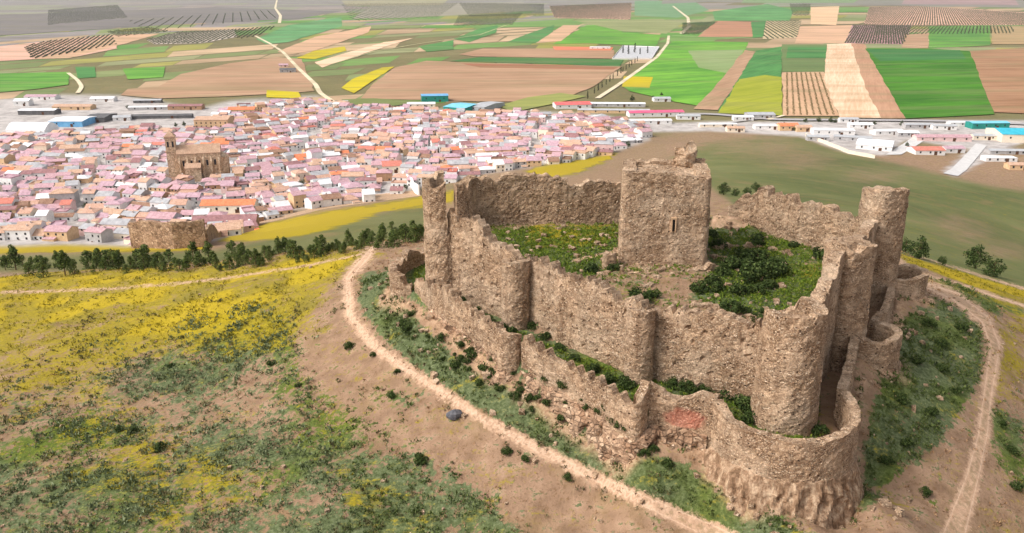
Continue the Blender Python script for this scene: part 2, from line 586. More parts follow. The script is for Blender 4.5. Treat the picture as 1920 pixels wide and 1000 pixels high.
    lice = (do < -0.2) & (di > 0)
    g = np.where(lice, 0.75 + 0.25 * cg, g)
    g = np.where(lice & (px > 1535), 0.0, g)
    yel = np.where(lice, 0, yel)
    # the track
    TR = [(700, 462, 6), (690, 478, 9), (652, 522, 8), (655, 590, 9), (702, 650, 9), (800, 718, 9), (900, 783, 9), (1000, 838, 10), (1150, 913, 12), (1340, 1000, 17), (1420, 1040, 19)]
    TL = [(1680, 485, 4), (1725, 530, 8), (1795, 558, 12), (1848, 600, 12), (1866, 650, 13), (1852, 740, 12), (1842, 820, 13), (1822, 900, 16), (1790, 1000, 24), (1770, 1060, 30)]
    edge = n2 * 3
    pth = np.clip(0.5 + np.maximum(widthline(px, py, TR), widthline(px, py, TL)) / 70.0, 0, 1) * outside * (y < 172)
    for ln in ([(0, 549, 2.5), (230, 541, 2.5), (420, 522, 2.5), (560, 502, 2), (690, 474, 2)], [(1700, 508, 2), (1800, 534, 3), (1930, 578, 4)], [(1715, 478, 1), (1800, 505, 2), (1930, 545, 3)]):
        pth = np.maximum(pth, np.clip(0.47 + widthline(px, py + n1 * 2, ln) / 30, 0, 1) * near * outside)
    for ln in ([(1075, 490, 3), (1165, 468, 3)], [(1335, 478, 2.5), (1392, 490, 2.5)]):
        pth = np.maximum(pth, 0.8 * sstep(-2, 2, widthline(px, py + n1 * 2, ln)) * court)
    pth = np.maximum(pth, court * sstep(.3, .8, poly([(1335, 400), (1430, 390), (1440, 425), (1335, 430)], 8, px, py)))
    # dirt road at the foot of the pines and along the village edge
    pth = np.maximum(pth, 0.8 * sstep(-2, 2, widthline(px, py, [(400, 447, 3), (470, 422, 3), (620, 386, 3), (800, 360, 2)])) * far)
    pth = np.maximum(pth, 0.7 * poly([(560, 400), (620, 372), (720, 362), (790, 355), (790, 368), (640, 388)], 4, px, py) * far)
    # olive hillside on the right, brown slopes
    ol = poly([(1300, 330), (1240, 300), (1330, 262), (1500, 256), (1523, 266), (1601, 291), (1679, 307), (1776, 331), (1874, 353), (1950, 360), (1950, 560), (1700, 480), (1400, 400)], 7, px + n1 * 12, py + n1 * 6) * (y > 118) * (~court)
    lowg = poly([(-40, 480), (400, 470), (800, 380), (800, 470), (690, 462), (400, 505), (-40, 512)], 8, px, py) * far
    plain = sstep(430, 700, y) * (px < 1250) + sstep(700, 860, y)
    ol = np.maximum(ol, np.maximum(lowg * .9, np.clip(plain, 0, 1) * 0.7))
    brown = poly([(1180, 262), (1330, 240), (1480, 248), (1330, 270), (1260, 300), (1150, 330), (1080, 340)], 10, px + n1 * 14, py + n1 * 6)
    for c in [(1500, 300, 60, 18), (1640, 330, 60, 12), (1380, 275, 50, 12), (1790, 420, 40, 16), (1450, 280, 60, 20), (1820, 440, 40, 14), (1880, 470, 50, 16)]:
        brown = np.maximum(brown, .7 * np.exp(-((qx - c[0]) / c[2]) ** 2 - ((qy - c[1]) / c[3]) ** 2))
    brown = np.maximum(brown, poly([(845, 345), (900, 318), (1000, 300), (1020, 318), (985, 340), (900, 356)], 6, px, py))
    ol = ol * (1 - brown * .85)
    vil = poly(VILLAGE, 6, px, py) * far
    vil = np.maximum(vil, poly([(1215, 232), (1330, 228), (1500, 228), (1640, 226), (1930, 226), (1930, 262), (1850, 300), (1790, 332), (1768, 322), (1820, 280), (1700, 262), (1660, 292), (1590, 288), (1500, 256), (1330, 246), (1220, 248)], 3, px, py) * far)
    Z['a'] = (np.clip(yel, 0, 1), np.clip(g, 0, 1), np.clip(pth, 0, 1))
    Z['b'] = (np.clip(rock, 0, 1), np.clip(ol, 0, 1), np.clip(vil, 0, 1))
    Z['bare'] = np.clip(bare, 0, 1)
    return Z


VILLAGE = [(-30, 464), (120, 458), (240, 462), (400, 452), (480, 420), (560, 392), (700, 374), (790, 352), (880, 330), (1000, 312), (1150, 286), (1218, 262), (1218, 232), (1110, 214), (1000, 210), (900, 212), (830, 206), (720, 198),
           (650, 190), (590, 180), (430, 190), (370, 205), (240, 180), (100, 178), (-30, 186)]

# the ground: one sheet out past the horizon, fine near the castle
def axis(lo, hi, d, grow, a, b):
    v = list(np.arange(lo, hi + 1e-6, d))
    s, x = d, hi
    while x < b:
        s *= grow
        x += s
        v.append(x)
    s, x, w = d, lo, []
    while x > a:
        s *= grow
        x -= s
        w.append(x)
    return np.array(w[::-1] + v)


xs = axis(-70, 78, 0.52, 1.021, -16000, 16000)
ys = axis(60, 140, 0.52, 1.0115, -600, 34000)
GX, GY = np.meshgrid(xs, ys)
GZ = terrain(GX, GY)
nx, ny = len(xs), len(ys)
V = np.stack([GX.ravel(), GY.ravel(), GZ.ravel()], 1)
idx = np.arange(nx * ny).reshape(ny, nx)
Q = np.stack([idx[:-1, :-1].ravel(), idx[:-1, 1:].ravel(), idx[1:, 1:].ravel(), idx[1:, :-1].ravel()], 1)
gme = mesh_np('ground', V, Q, smooth=True)
px_, py_ = project(V[:, 0], V[:, 1], V[:, 2])
ZN = zones(px_, py_, V[:, 0], V[:, 1])
for nm in 'ab':
    at = gme.color_attributes.new('zone_' + nm, 'FLOAT_COLOR', 'POINT')
    arr = np.ones((len(V), 4), np.float32)
    for k in range(3):
        arr[:, k] = ZN[nm][k]
    at.data.foreach_set('color', arr.ravel())

m = NT('ground_cover')
za = m.attr('zone_a')
zb = m.attr('zone_b')
nf = m.noise(2.6, 5, 0.7)
nm_ = m.noise(0.55, 4, 0.65)
nl = m.noise(0.06, 4, 0.6)
nff = m.noise(0.012, 5, 0.65)
soil = m.ramp(nm_, [(0.25, lin((120, 95, 74))), (0.5, lin((149, 120, 96))), (0.72, lin((175, 144, 119)))])
soil = m.mix(m.math('MULTIPLY', m.step(m.noise(2.2, 4, 0.75), 0.5, 0.66), 0.8), soil, lin((112, 84, 58)))
soil = m.mix(m.math('MULTIPLY', m.step(m.noise(0.16, 4, 0.65), 0.5, 0.68), 0.5), soil, lin((132, 108, 74)))
oliv = m.ramp(nff, [(0.3, lin((80, 88, 48))), (0.5, lin((97, 102, 58))), (0.7, lin((115, 116, 72)))])
oliv = m.mix(m.math('MULTIPLY', m.step(nl, 0.5, 0.75), 0.5), oliv, lin((140, 112, 82)))
oliv = m.mix(m.math('MULTIPLY', m.step(nf, 0.5, 0.7), 0.35), oliv, lin((70, 78, 44)))
base = m.mix(zb[1], soil, oliv)
grn = m.ramp(nf, [(0.3, lin((54, 62, 36))), (0.5, lin((88, 97, 62))), (0.7, lin((122, 128, 96)))])
grn = m.mix(m.step(nl, 0.45, 0.65), grn, m.ramp(nf, [(0.3, lin((62, 74, 22))), (0.7, lin((106, 118, 46)))]))
spk = m.math('SUBTRACT', m.math('ADD', m.math('ADD', nf, m.noise(1.1, 4, 0.7)), nm_), 1.5)
gm = m.step(m.math('ADD', za[1], m.math('MULTIPLY', spk, 1.5)), 0.2, 0.55)
base = m.mix(gm, base, grn)
ylw = m.ramp(nf, [(0.28, lin((92, 88, 34))), (0.45, lin((138, 122, 26))), (0.7, lin((162, 144, 30)))])
ylw = m.mix(m.step(m.noise(0.14, 4, 0.7), 0.5, 0.68), ylw, lin((124, 112, 40)))
ylw = m.mix(m.step(za[0], 0.86, 1.0), ylw, m.ramp(nf, [(0.3, lin((148, 126, 16))), (0.6, lin((174, 151, 20)))]))
spy = m.math('SUBTRACT', m.math('ADD', m.math('ADD', nf, m.noise(0.9, 4, 0.7, vec=m.mapping((0.35, 1.3, 1), (0, 0, 0.35)))), m.noise(0.25, 4, 0.7)), 1.5)
ym = m.math('MULTIPLY', m.step(m.math('ADD', za[0], m.math('MULTIPLY', spy, 1.7)), 0.15, 0.75), 0.93)
ylb = m.step(za[0], 0.86, 1.0)
base = m.mix(ym, base, ylw)
rk = m.ramp(nf, [(0.25, lin((110, 82, 58))), (0.5, lin((176, 142, 112))), (0.72, lin((212, 182, 150)))])
base = m.mix(m.math('MULTIPLY', zb[0], 0.85), base, rk)
vg = m.ramp(m.noise(0.08, 5, 0.7), [(0.35, lin((150, 142, 136))), (0.6, lin((190, 182, 176)))])
base = m.mix(zb[2], base, vg)
pt = m.ramp(m.noise(1.2, 4, 0.7), [(0.3, lin((168, 134, 106))), (0.7, lin((204, 170, 142)))])
rut = m.math('MULTIPLY', m.step(za[2], 0.548, 0.562), m.step(za[2], 0.592, 0.578))
pt = m.mix(m.math('MULTIPLY', rut, 0.4), pt, lin((214, 184, 158)))
pt = m.mix(m.math('MULTIPLY', m.step(za[2], 0.6, 0.63), m.math('MULTIPLY', m.step(m.noise(1.5, 4, 0.7), 0.42, 0.6), 0.55)), pt, lin((128, 112, 78)))
base = m.mix(m.step(m.math('ADD', za[2], m.math('MULTIPLY', m.math('SUBTRACT', m.math('ADD', nf, m.noise(0.7, 5, 0.75)), 1.0), 0.42)), 0.42, 0.56), base, pt)
m.color(base)
m.bump(m.math('ADD', nf, m.math('MULTIPLY', nm_, 1.5)), 0.7, 0.25)
ground = link('ground', gme, m.m)
tag(ground, kind='structure')
# ------------------------------------------------------------------ the castle
STONE = stone_mat('rubble_stone', (203, 168, 134), (134, 103, 77), (234, 206, 176))
STONE_OUT = stone_mat('outer_wall_stone', (206, 171, 137), (136, 105, 79), (236, 208, 178), stain=(16.8, 74.7, -4.0, 2.6, (222, 120, 100)))
STONE_KEEP = stone_mat('keep_stone', (204, 169, 135), (132, 101, 75), (237, 209, 179), 4.8)
m = NT('dark_slit')
m.color(lin((30, 24, 20)))
SLIT = m.m


def resample(pts, closed, ds):
    p = np.array(pts, float)
    if closed:
        p = np.vstack([p, p[:1]])
    seg = np.hypot(np.diff(p[:, 0]), np.diff(p[:, 1]))
    s = np.concatenate([[0], np.cumsum(seg)])
    n = max(8, int(s[-1] / ds))
    t = np.linspace(0, s[-1], n + 1)
    if closed:
        t = t[:-1]
    return np.stack([np.interp(t, s, p[:, k]) for k in range(p.shape[1])], 1), t, s[-1]


def rough_wall(name, pts, thick, mat, parent=None, closed=False, ds=0.26, dz=0.26, ragged=0.35, amp=0.14, batter=0.0, merlon=None, seed=0, gap=None, floor=None, holes=False):
    """a wall of rubble stone along the outer line pts = (x, y, zbase, ztop), outside on the right hand of travel"""
    R, t, L = resample(pts, closed, ds)
    n = len(R)
    if closed:
        tx = np.roll(R[:, 0], -1) - np.roll(R[:, 0], 1)
        ty = np.roll(R[:, 1], -1) - np.roll(R[:, 1], 1)
    else:
        tx, ty = np.gradient(R[:, 0]), np.gradient(R[:, 1])
    ln = np.hypot(tx, ty) + 1e-9
    nx_, ny_ = ty / ln, -tx / ln                  # outward
    zb, zt = R[:, 2].copy(), R[:, 3].copy()
    per = t if not closed else t
    zt += ragged * (fbm(R[:, 0] / 2.6, R[:, 1] / 2.6, oct=3, seed=seed + 61) + 0.6 * np.minimum(0, fbm(R[:, 0] / 5.5, R[:, 1] / 5.5, oct=2, seed=seed + 62)) * 2)
    zt += -0.55 * ragged * sstep(0.15, 0.6, vnoise(t / 0.8, t * 0 + seed, seed=seed + 63)) - 0.7 * ragged * sstep(0.35, 0.6, vnoise(t / 2.4, t * 0 + seed, seed=seed + 64))
    if merlon:
        period, hgt, duty = merlon
        ph = (t / period) % 1.0
        keepm = vnoise(np.floor(t / period) * 1.7, t * 0 + seed, seed=77) > -0.45
        zt += hgt * np.where(keepm, np.clip(1.0 - (np.abs(ph - 0.5) / (duty * 0.5)) ** 2, 0, 1) ** 0.5, 0)
    if gap is not None:
        for gx, gy, gr, gz in gap:
            d = np.hypot(R[:, 0] - gx, R[:, 1] - gy)
            zt = np.minimum(zt, gz + np.maximum(0, d - gr) * 2.2 + 0.3 * fbm(R[:, 0], R[:, 1], oct=2, seed=5))
    zt = np.maximum(zt, zb + 0.3)
    nz = max(4, int((zt - zb).max() / dz))
    nt = max(2, int(thick / 0.45))
    rows = []
    f = np.linspace(0, 1, nz + 1)
    for k in f:                                    # outer face, foot to crown
        z = zb + (zt - zb) * k
        off = batter * (1 - k) * (zt - zb)
        rows.append(np.stack([R[:, 0] + nx_ * off, R[:, 1] + ny_ * off, z], 1))
    for k in range(1, nt):                         # crown
        w = thick * k / nt
        zz = zt + 0.12 * fbm(R[:, 0] * 1.3 + k, R[:, 1] * 1.3, oct=2, seed=seed + k) - 0.05
        rows.append(np.stack([R[:, 0] - nx_ * w, R[:, 1] - ny_ * w, zz], 1))
    zi = zt - 0.05
    for k in f[::-1]:                              # inner face, crown to foot
        rows.append(np.stack([R[:, 0] - nx_ * thick, R[:, 1] - ny_ * thick, zb + (zi - zb) * k], 1))
    A = np.array(rows)                             # (rows, n, 3)
    nr = len(A)
    # rubble relief, pushed along each face's normal
    X, Y, Zz = A[..., 0], A[..., 1], A[..., 2]
    d = fbm(X / 0.9, Y / 0.9, Zz / 0.7, oct=3, seed=seed + 11) * amp * 0.6 + fbm(X / 3.2, Y / 3.2, Zz / 2.6, oct=2, seed=seed + 13) * amp * 1.1
    sgn = np.zeros((nr, 1))
    sgn[:nz + 1] = 1
    sgn[nz + nt:] = -1
    if holes:
        rowz = np.abs(((Zz - zb[None, :]) / 1.5) % 1.0 - 0.5) < 0.11
        colt = np.abs((t[None, :] / 1.9 + 0.35 * (np.floor((Zz - zb[None, :]) / 1.5) % 2)) % 1.0 - 0.5) < 0.085
        d = d - np.where(rowz & colt & (_hash(np.floor(t[None, :] / 1.9), np.floor((Zz - zb[None, :]) / 1.5), Zz * 0, seed) > 0.5), 0.3, 0)
    blk = _hash(np.floor((X + Y) / 0.62 + 0.5 * (np.floor(Zz / 0.4) % 2)), np.floor((X - Y) / 0.9), np.floor(Zz / 0.4), seed + 7) - 0.5
    d = d + blk * amp * 0.9
    d = d + 0.06 * vnoise(X / 0.33, Y / 0.33, Zz / 0.3, seed=seed + 91)
    A[..., 0] += nx_[None, :] * d * sgn
    A[..., 1] += ny_[None, :] * d * sgn
    A[nz:nz + nt + 1, :, 2] += 0.5 * amp * vnoise(X[nz:nz + nt + 1] * 2, Y[nz:nz + nt + 1] * 2, seed=seed + 3)
    Vv = A.reshape(-1, 3)
    ii = np.arange(nr * n).reshape(nr, n)
    if closed:
        ii2 = np.concatenate([ii, ii[:, :1]], 1)
    else:
        ii2 = ii
    Qq = np.stack([ii2[:-1, :-1].ravel(), ii2[:-1, 1:].ravel(), ii2[1:, 1:].ravel(), ii2[1:, :-1].ravel()], 1)
    Tt = []
    if not closed:
        for c, flip in ((0, False), (n - 1, True)):
            col = ii[:, c]
            for k in range(nr // 2):
                a, b, c2, d2 = col[k], col[k + 1] if k + 1 < nr else col[k], col[nr - 2 - k], col[nr - 1 - k]
                if len({a, b, c2, d2}) == 4 and k + 1 < nr - 2 - k:
                    q = [a, b, c2, d2]
                    Qq = np.vstack([Qq, [q[::-1] if not flip else q]])
    if floor is not None and closed:
        # a rough floor inside the ring
        inner = A[-1].copy()
        inner[:, 2] = floor
        c = inner.mean(0)
        rad = []
        for k in (1.0, 0.66, 0.33):
            ring = c + (inner - c) * k
            ring[:, 2] = floor + 0.35 * fbm(ring[:, 0], ring[:, 1], oct=2, seed=seed + 5)
            if k == 1.0:
                ring[:, 2] = np.minimum(ring[:, 2], zi - 0.12)
            rad.append(ring)
        b0 = len(Vv)
        Vv = np.vstack([Vv] + rad + [c[None, :]])
        jj = np.arange(3 * n).reshape(3, n) + b0
        jj = np.concatenate([jj, jj[:, :1]], 1)
        Qq = np.vstack([Qq, np.stack([jj[:-1, :-1].ravel(), jj[:-1, 1:].ravel(), jj[1:, 1:].ravel(), jj[1:, :-1].ravel()], 1)])
        cc = len(Vv) - 1
        Tt = [(jj[2, k], jj[2, k + 1], cc) for k in range(n)]
    me = mesh_np(name, Vv, Qq, Tt, smooth=False)
    return link(name, me, mat, parent)


def arc(cx, cy, r, a0, a1, zb, zt, n=24):
    """points of an arc, anticlockwise: outside is on the right hand of travel"""
    out = []
    for k in range(n + 1):
        a = radians(a0 + (a1 - a0) * k / n)
        z = zt(a0 + (a1 - a0) * k / n) if callable(zt) else zt
        out.append((cx + r * cos(a), cy + r * sin(a), zb, z))
    return out


# ---- inner ward
ward = empty('inner_ward', (0, 0, 0))
tag(ward, 'tall ruined inner castle wall of rubble stone with round corner towers around the court', 'castle wall')
IW = dict(ragged=0.7, amp=0.13)
# the front walls, travelling so that the field side is on the right
rough_wall('curtain_wall', [(-8.2, 104.2, -3.0, 9.4), (-5, 101.4, -3.2, 9.0), (-1.2, 97.6, -3.4, 7.2), (0.9, 95.6, -3.6, 6.3)], 1.3, STONE, ward, holes=True, merlon=(0.95, 0.5, 0.6), seed=1, **IW)
rough_wall('curtain_wall', [(1.7, 96.0, -3.8, 6.2), (6.5, 90.2, -4, 6.1), (10, 86.5, -4.2, 5.7), (13.9, 82.2, -4.4, 5.1)], 1.3, STONE, ward, holes=True, merlon=(0.95, 0.6, 0.6), seed=2, **IW)
rough_wall('curtain_wall', [(14.6, 83.4, -4.6, 5.2), (18, 81.3, -4.8, 5.6), (22.4, 78.9, -5.2, 5.2), (25.2, 77.4, -5.2, 4.9)], 1.3, STONE, ward, holes=True, seed=3, merlon=(1.3, 0.35, 0.6), **IW)
# side wall climbing from the round tower to the far corner
rough_wall('curtain_wall', [(28.8, 77.0, -6.5, 5.6), (31.3, 80.5, -6.8, 6.2), (34.2, 85.4, -7, 7.6), (36.8, 90.0, -7, 9.0)], 1.4, STONE, ward, seed=4, ragged=0.6, amp=0.15)
rough_wall('curtain_wall', [(39.8, 94.4, -7, 8.6), (43.4, 100, -7, 7.8), (47.8, 107.6, -7, 8.2)], 1.4, STONE, ward, seed=5, ragged=0.7, amp=0.15)
# back walls, seen on their court side
rough_wall('curtain_wall', [(49.5, 112.8, -5.6, 7.8), (46, 118.5, -3.4, 7.0), (42.5, 124.5, -3.4, 7.2), (39.4, 130.4, -3.4, 7.2), (37.4, 132.4, -3.4, 5.2), (35.6, 134, -3.4, 2.8)], 1.4, STONE, ward, seed=6, ragged=1.3, amp=0.2)
rough_wall('curtain_wall', [(31, 136.2, -3.4, 3.2), (29, 136.2, -3.4, 6.4), (22, 136, -3.4, 6.9), (16.0, 135.6, -3.4, 7.0), (12.2, 135.3, -3.4, 7.3), (11.6, 135.2, -3.4, 6.6), (8.4, 134.9, -3.4, 6.8)], 1.5, STONE, ward, seed=7, ragged=0.75, amp=0.12, holes=True)
rough_wall('curtain_wall', [(8.9, 135.0, -3.4, 7.8), (2.5, 135.2, -3.4, 8.3), (-3, 134.6, -3.4, 7.9), (-7.0, 133.4, -3.4, 8.0), (-8.2, 130.8, -3.4, 7.4), (-8.4, 129, -3.4, 5.2)], 1.6, STONE, ward, seed=8, ragged=0.8, amp=0.14, holes=True)
rough_wall('curtain_wall', [(-8.6, 128.8, -3.4, 4.6), (-8.8, 120, -3.4, 3.0), (-9.4, 112, -3.2, 3.4), (-9.4, 109.5, -3.2, 6.5)], 1.5, STONE, ward, seed=9, ragged=0.9, amp=0.15)
# buttress where the first two front walls meet, pilaster at the next bend
rough_wall('buttress', arc(0.5, 95.9, 1.75, 140, 345, -3.6, 6.2, 16), 0.9, STONE, ward, seed=10, ragged=0.3, amp=0.12)
rough_wall('buttress', arc(13.5, 82.9, 1.5, 170, 345, -4.6, 5.2, 16), 0.9, STONE, ward, seed=12, ragged=0.25, amp=0.1)


def tower(name, cx, cy, r, zb, zt, thick, seed, floor, parent, ragged=0.5, amp=0.13, batter=0.012, sq=0.0, rot=0.0, mat=None, **k):
    pts = []
    for i in range(40):
        a = 2 * pi * i / 40
        c_, s_ = cos(a - rot), sin(a - rot)
        q = r / max(1e-6, (abs(c_) ** (2 + 8 * sq) + abs(s_) ** (2 + 8 * sq)) ** (1 / (2 + 8 * sq)))
        z = zt(math.degrees(a) % 360) if callable(zt) else zt
        pts.append((cx + q * cos(a), cy + q * sin(a), zb, z))
    return rough_wall(name, pts, thick, mat or STONE, parent, closed=True, ragged=ragged, amp=amp, batter=batter, seed=seed, floor=floor, **k)


tower('corner_tower', 26.9, 75.6, 2.9, -5.6, lambda a: 7.8 - (1.0 if 70 < a < 180 else 0), 1.0, 20, 6.0, ward, ragged=0.45, batter=0.03)
tower('corner_tower', 38.3, 92.2, 2.3, -7.2, 9.6, 0.9, 21, 9.45, ward, ragged=0.55, batter=0.012, sq=0.25, rot=0.4)
tower('corner_tower', 49.6, 110.6, 2.5, -7.0, 11.3, 0.9, 22, 11.15, ward, ragged=0.6, batter=0.01, sq=0.2, rot=0.3)
# the split tower at the far left: an outer shell and, past the crack, a broken stump
rough_wall('corner_tower', arc(-8.7, 106.3, 2.7, 95, 280, -4.0, lambda a: 14.2 - 0.5 * abs(sin(radians(a * 3))), 30), 1.0, STONE, ward, seed=23, ragged=0.7, amp=0.14)
rough_wall('corner_tower', arc(-8.0, 106.3, 3.0, 292, 425, -4.0, lambda a: 13.6 - 3.2 * max(0, (a - 335) / 90.0), 22), 1.1, STONE, ward, seed=24, ragged=1.1, amp=0.17)

rough_wall('corner_tower', arc(-8.4, 106.2, 2.55, 268, 305, -4.0, lambda a: 7.6 + 0.8 * sin(radians(a * 9)), 10), 0.9, STONE, ward, seed=25, ragged=0.6, amp=0.16)
# ---- keep
KX, KY, KR, KW = 21.3, 116.8, radians(-7.0), 11.7
keep = empty('castle_keep', (KX, KY, 0), KR)
tag(keep, 'tall square stone keep with a narrow window slit standing inside the ruined castle court', 'castle keep')
hw = KW / 2
kp = []
rc = 0.7
for (sx, sy, a0) in ((1, -1, -90), (1, 1, 0), (-1, 1, 90), (-1, -1, 180)):
    for k in range(5):
        a = radians(a0 + 90 * k / 4)
        zt_ = 12.7 + (0.5 if (sx, sy) == (-1, -1) else 0) + (0.25 if (sx, sy) == (1, 1) else 0)
        kp.append((sx * (hw - rc) + rc * cos(a), sy * (hw - rc) + rc * sin(a), -2.0, zt_))
kw = rough_wall('keep_wall', kp, 1.9, STONE_KEEP, keep, closed=True, ds=0.26, dz=0.26, ragged=0.42, amp=0.075, batter=0.014, seed=30, floor=12.1, holes=False)
# heaped rubble footing round its base
fp = []
for (sx, sy, a0) in ((1, -1, -90), (1, 1, 0), (-1, 1, 90), (-1, -1, 180)):
    for k in range(5):
        a = radians(a0 + 90 * k / 4)
        fp.append((sx * (hw - 0.3) + 0.85 * cos(a), sy * (hw - 0.3) + 0.85 * sin(a), -2.0, 0.55))
rough_wall('footing', fp, 1.3, STONE_KEEP, keep, closed=True, ragged=0.6, amp=0.25, batter=0.12, seed=31)
# turret stump on the roof's far right corner
rough_wall('turret', arc(2.9, 4.2, 1.5, 0, 359, 11.8, lambda a: 14.9 + 0.8 * sin(radians(a * 2)), 26)[:-1], 0.9, STONE, keep, closed=True, ragged=0.9, amp=0.32, seed=32, floor=13.8)
# window slit with a pale surround
wz, wx = 6.0, 1.2
sl = MB()
yf = -hw - 0.33
sl.box(wx - 0.17, wx + 0.17, yf - 0.02, yf + 0.7, wz - 0.75, wz + 0.75)
w_ = sl.build('window_slit', SLIT, keep)
sr = MB()
sr.box(wx - 0.34, wx - 0.18, yf - 0.05, yf + 0.6, wz - 0.9, wz + 0.9)
sr.box(wx + 0.18, wx + 0.33, yf - 0.06, yf + 0.6, wz - 0.9, wz + 0.9)
sr.box(wx - 0.4, wx + 0.4, yf - 0.045, yf + 0.6, wz + 0.905, wz + 1.15)
m = NT('pale_dressed_stone')
m.color(m.ramp(m.noise(3, 3), [(0.3, lin((176, 142, 110))), (0.7, lin((206, 172, 138)))]))
sr.build('window_surround', m.m, w_)

# ---- outer wall
outer = empty('outer_castle_wall', (0, 0, 0))
tag(outer, 'low crenellated outer castle wall with rounded bastions standing on the rocky edge', 'castle wall')
OK = dict(amp=0.12)
rough_wall('bastion', [(-13.5, 119, -5, 0.2), (-15.6, 116.4, -5, 0.6)] + arc(-12.9, 110.8, 3.9, 150, 262, -6.5, lambda a: 0.7 - 1.2 * max(0, (a - 200) / 60.0), 18), 1.0, STONE_OUT, outer, seed=40, ragged=0.8, amp=0.16)
rough_wall('curtain_wall', [(-13.0, 106.6, -7, 0.0), (-11.0, 103.4, -7, 0.3), (-9.6, 101.3, -7, 0.6), (-5, 94.6, -7.6, 0.0), (-1.3, 88.8, -8, -0.3)], 1.0, STONE_OUT, outer, merlon=(1.5, 0.8, 0.6), seed=41, ragged=0.4, **OK)
rough_wall('bastion', arc(-0.2, 88.4, 1.5, 165, 325, -8.5, 0.25, 18), 0.9, STONE_OUT, outer, seed=42, ragged=0.3, amp=0.13)
rough_wall('curtain_wall', [(1.0, 86.9, -8.4, -0.4), (4.5, 83.2, -8.8, -0.9), (8.5, 78.9, -9.2, -1.6), (11.2, 75.9, -9.4, -2.6), (12.1, 74.8, -9.4, -2.2), (12.7, 74.9, -9.4, -1.6), (13.6, 76.2, -9, -1.0)], 1.0, STONE_OUT, outer, merlon=(1.5, 0.8, 0.6), seed=43, ragged=0.35, **OK)
rough_wall('curtain_wall', [(13.7, 76.4, -9, -0.6), (14.4, 76.3, -9, -0.9), (15.2, 76.0, -9.2, -1.2), (17.4, 75.4, -9.4, -1.5), (18.6, 75.0, -9.4, -0.7), (19.9, 74.3, -9.4, -0.6)], 1.0, STONE_OUT, outer, seed=44, ragged=0.4, **OK)
rough_wall('bastion', arc(DC[0], DC[1], 6.9, 181, 372, -9.6, lambda a: -1.9 + 0.9 * max(0, (205 - a) / 24.0) + 0.9 * max(0, (a - 340) / 32.0), 40), 0.95, STONE_OUT, outer, seed=45, ragged=0.18, amp=0.12)
rough_wall('curtain_wall', [(33.1, 76.1, -8.6, -1.0), (34.6, 79.0, -8.4, -1.0), (36.4, 82.6, -8, -1.1), (38.2, 86.6, -7.8, -1.2), (39.6, 89.6, -7.6, -1.2)], 0.95, STONE_OUT, outer, seed=46, ragged=0.2, **OK)
rough_wall('bastion', arc(42.0, 92.0, 3.3, 222, 418, -7.6, -1.3, 26), 0.95, STONE_OUT, outer, seed=47, ragged=0.25, amp=0.12)
rough_wall('curtain_wall', [(43.9, 94.9, -7, -1.4), (46.6, 98.6, -6.8, -1.5), (49.4, 103.4, -6.4, -1.5), (51.8, 108.6, -6.2, -1.3)], 0.95, STONE_OUT, outer, seed=48, ragged=0.3, **OK)
rough_wall('bastion', arc(54.2, 111.6, 3.1, 225, 440, -6.4, lambda a: -0.6 - 0.7 * max(0, (300 - a) / 75.0), 26), 0.95, STONE_OUT, outer, seed=49, ragged=0.3, amp=0.12)
rough_wall('curtain_wall', [(54.6, 114.9, -6, -0.6), (52, 121, -6, -1.0), (47, 130, -6, -1.6), (41, 137.4, -6.4, -1.8), (30, 140, -6.4, -1.8), (0, 140.4, -6.4, -1.8), (-10, 139, -6.4, -1.6), (-13.4, 130, -6, -0.8), (-13.6, 120, -6, -0.4)], 0.95, STONE_OUT, outer, seed=50, ragged=0.4, ds=0.5, **OK)

# ---- the eroded rock that the outer wall stands on
ROCK = NT('eroded_rock')
rv_ = ROCK.mapping((1.0, 1.0, 0.28))
rn = ROCK.noise(1.7, 5, 0.7, vec=rv_)
rn2 = ROCK.noise(5.0, 4, 0.7)
rc_ = ROCK.ramp(rn, [(0.3, lin((84, 63, 45))), (0.48, lin((150, 120, 94))), (0.68, lin((208, 180, 150)))])
rc_ = ROCK.mix(0.5, rc_, ROCK.ramp(rn2, [(0.25, (0.3, 0.3, 0.3, 1)), (0.75, (0.72, 0.72, 0.72, 1))]), 'OVERLAY')
ROCK.color(rc_)
ROCK.bump(ROCK.math('ADD', rn, rn2), 0.9, 0.2)


ROCK2 = stone_mat('crumbling_rubble', (166, 130, 102), (84, 62, 46), (214, 184, 154), 1.5)


